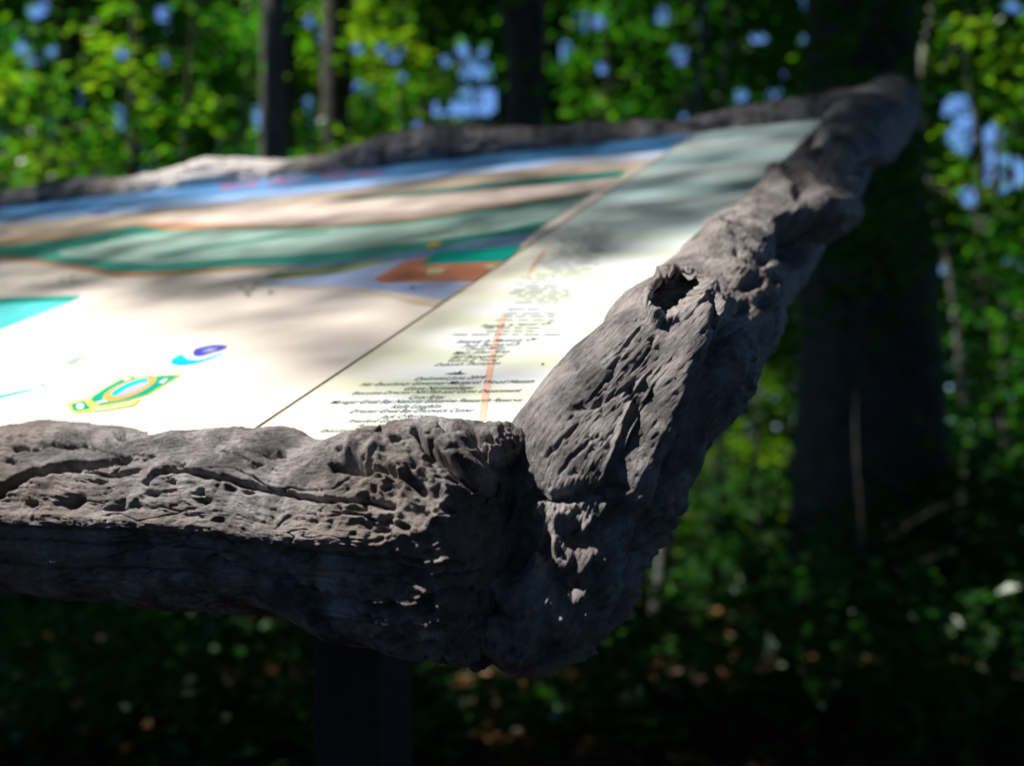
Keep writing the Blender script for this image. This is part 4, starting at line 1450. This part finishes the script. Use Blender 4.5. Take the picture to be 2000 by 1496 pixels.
# --- trees further back
rs = np.random.default_rng(21)
far_spots = [(px_, d_) for d_ in (14.0, 18.5, 24.0) for px_ in np.linspace(-150, 2150, {14.0: 10, 18.5: 11, 24.0: 12}[d_])]
for i, (px_, d_) in enumerate(far_spots):
    nth = ('first', 'second', 'third', 'fourth', 'fifth', 'sixth', 'seventh', 'eighth', 'ninth', 'tenth', 'eleventh', 'twelfth')
    row = {14.0: ('nearest', 0), 18.5: ('middle', 10), 24.0: ('farthest', 21)}[d_]
    lab = '%s from the left in the %s row of blurred leafy background trees' % (nth[i - row[1]], row[0])
    x, y = at(px_ + rs.uniform(-70, 70), d_ + rs.uniform(-1.6, 1.6))
    s = d_ / 14.0
    tree('background_tree', lab, 'tree', x, y, rs.uniform(8, 11), rs.uniform(0.06, 0.15), M['bark_dark'], M[('leaf', 'leaf_d', 'leaf', 'leaf_y')[i % 4]],
         dict(z0=0.3, z1=9.5, R=2.1, n=int(150), per=26, rad=0.55, flat=0.22, l0=0.10 * s, l1=0.17 * s), group='leafy trees far back in the woods', seed=200 + i, limbs=4, bend=0.15)

# --- the wood beyond, one mass of foliage
n = 2600
ang = rs.uniform(-0.62, 0.62, n)
dist = rs.uniform(30, 52, n)
hz = rs.uniform(0, 1, n) ** 0.9 * 17
cen = np.stack([np.sin(ang) * dist, np.cos(ang) * dist, hz + 0.5], 1)
me = crown_mesh('distant_woodland', cen, 22, 1.5, 0.3, 0.4, 0.7, 0.6, True, False, False)
wd = obj('distant_woodland', me, M['leaf_d'])
tag(wd, 'far-off mass of dark green woodland closing the view', 'woodland', kind='stuff')

# --- trees whose trunks stand outside the picture and whose crowns shade the sign and the wood
shade_spots = [(-6.5, 4.8), (-7.5, 8.5), (-9, 13.5), (-4.5, 17), (0.5, 14.5), (6.5, 12.5), (7.5, 7.5), (-1.5, 9.5), (4.2, 9.0), (-4.5, 11.5), (11, 9), (11.5, 16), (-12.5, 7), (5, 19), (-10.5, 18), (0, 20), (2.75, 5.2), (-3.6, 6.6), (-2.5, 4.6)]
for i, (x, y) in enumerate(shade_spots):
    tree('canopy_tree', 'tall shade tree whose crown roofs the wood above the picture', 'tree', x, y, 13, 0.15, M['bark_dark'], M['leaf'], high(n=235, z0=5.9 if y > 8 else 5.0, R=4.0), group='tall trees roofing the wood', seed=300 + i, gaps=True)
ring_spots = [(5.6, 2.6), (6.2, -0.6), (4.6, -3.6), (1.8, -5.4), (-1.6, -5.8), (-4.6, -4.4), (-6.6, -1.6), (-7.0, 1.6), (7.4, -4.6), (-8.0, -5.0), (0.2, -8.0), (8.4, 2.0)]
for i, (x, y) in enumerate(ring_spots):
    tree('clearing_tree', 'leafy tree at the edge of the clearing, outside the picture', 'tree', x, y, 8.5, 0.12, M['bark_grey'], M['leaf_d'], dict(z0=0.3, z1=9.5, R=2.3, n=170, per=30, rad=0.65, l0=0.16, l1=0.27), group='trees around the clearing', seed=400 + i, gaps=False)

tree('canopy_tree', 'unseen shade tree added left of the picture to darken the thick trunk', 'tree', -3.1, 5.3, 9.5, 0.12, M['bark_dark'], M['leaf'], high(n=330, z0=4.3, z1=9.0, R=3.1, l0=0.12, l1=0.2), group='tall trees roofing the wood', seed=390)  # extra tree out of view, added so its crown shades the thick trunk
back_spots = [(2.7, 0.9), (-2.8, -1.4), (0.9, -2.0), (3.0, 2.5), (3.4, -1.2), (-3.8, -2.2), (0.2, -3.6), (5.2, 1.6), (4.4, -4.8), (-6.2, -4.2), (-2.6, -7.0), (7.4, -2.2), (2.0, -7.2), (8.4, 3.6), (-7.6, -1.6)]
for i, (x, y) in enumerate(back_spots):
    tree('clearing_shade_tree', 'tall tree behind the viewpoint, outside the picture', 'tree', x, y, 13, 0.15, M['bark_dark'], M['leaf_d'], high(n=150, z0=6.0, R=3.7, l0=0.21, l1=0.34), group='tall trees behind the viewpoint', seed=500 + i, gaps=False)

# --- the branchy tree over the sign that throws the dappled shade
x0, y0 = -8.2, 5.4
root = empty('overhanging_tree', (x0, y0, 0))
tag(root, 'tall tree left of the picture whose leafy top stands between sun and sign', 'tree')
V, Q = tube_np([(x0, y0, -0.1), (x0 + 0.05, y0, 2.6), (x0 - 0.03, y0 + 0.05, 5.4), (x0 + 0.1, y0, 8.5), (x0, y0, 11.2)], [0.21, 0.16, 0.135, 0.09, 0.03], 16, 5)
obj('trunk', mesh_np('trunk', V, Q), M['bark_grey'], root)
tgt = PW(0.7, 0.55)
for j, (dx, dy, dl) in enumerate(((0, 0, 9.6), (0.9, 0.5, 9.9), (-0.7, 0.6, 10.2), (0.3, -0.8, 10.4), (0.2, 1.2, 10.6))):
    e = tgt + SUN * dl + np.array([dx - 0.6, dy + 1.6, 0])
    p0 = np.array([x0 + 0.05, y0, 6.4 + 0.6 * j])
    V, Q = tube_np([p0, (p0 + e) / 2 + np.array([0, 0, 0.15]), e], [0.05, 0.03, 0.006], 8, j)
    if np.mean(~sun_keep(V)) > 0.0:
        continue
    obj('limb', mesh_np('limb', V, Q), M['bark_grey'], root)
A0, A1, B0, B1 = -1.1, 2.3, -0.9, 2.1
nl = int(1.4 * COVER * (A1 - A0) * (B1 - B0) * (SUN @ EN) / (0.050 ** 2 * 0.31 * 0.86))
pos = np.array(O)[None] + RNG.uniform(A0, A1, nl)[:, None] * E1 + RNG.uniform(B0, B1, nl)[:, None] * E2 + RNG.uniform(8.2, 11.4, nl)[:, None] * SUN
pos = pos[fleck_keep(pos)]
k = len(pos)
ln = RNG.uniform(0.040, 0.060, k)
V, Q = leaf_quads(pos, np.stack([RNG.normal(size=k) * 0.4 - 0.35, RNG.normal(size=k) * 0.4, np.ones(k)], 1), ln, ln * 0.62, RNG.random(k) * 6.28)
obj('crown', mesh_np('crown', V, Q, False), M['leaf'], root)
print('shade leaves', k)

# ------------------------------------------------------------------ leaf litter
n = 20000
d_ = rs.uniform(2.6, 16, n) ** 1.0
a_ = rs.uniform(-0.55, 0.55, n)
x_, y_ = np.sin(a_) * d_, np.cos(a_) * d_
pos = np.stack([x_, y_, ground_z(x_, y_) + 0.012 + rs.uniform(0, 0.025, n)], 1)
nr = np.stack([rs.normal(size=n) * 0.35, rs.normal(size=n) * 0.35, np.ones(n)], 1)
ln = rs.uniform(0.05, 0.11, n)
V, Q = leaf_quads(pos, nr, ln, ln * 0.6, rs.uniform(0, 6.28, n))
lt = obj('leaf_litter', mesh_np('leaf_litter', V, Q, False), M['litter'])
tag(lt, 'dry brown fallen leaves covering the forest floor', 'leaf litter', kind='stuff')
n = 1700
d_ = 3.2 + 13 * rs.uniform(0, 1, n) ** 1.3
a_ = rs.uniform(-0.5, 0.5, n)
x_, y_ = np.sin(a_) * d_, np.cos(a_) * d_
cl = fbm(np.stack([x_ / 1.6, y_ / 1.6, 0 * x_], 1), 2)
ok = cl > -0.22
cen = np.stack([x_, y_, ground_z(x_, y_) + 0.06 + rs.uniform(0, 1, n) * (0.14 + 0.42 * sstep(-0.2, 0.35, cl))], 1)[ok]
me = crown_mesh('undergrowth', cen, 22, 0.24, 0.25, 0.045, 0.09, 0.5, False, False, False)
ug = obj('undergrowth', me, M['leaf_d'])
tag(ug, 'low dark green plants carpeting the forest floor', 'undergrowth', kind='stuff')
print('tris', sum(len(o.data.polygons) * 2 for o in sc.objects if o.type == 'MESH'))
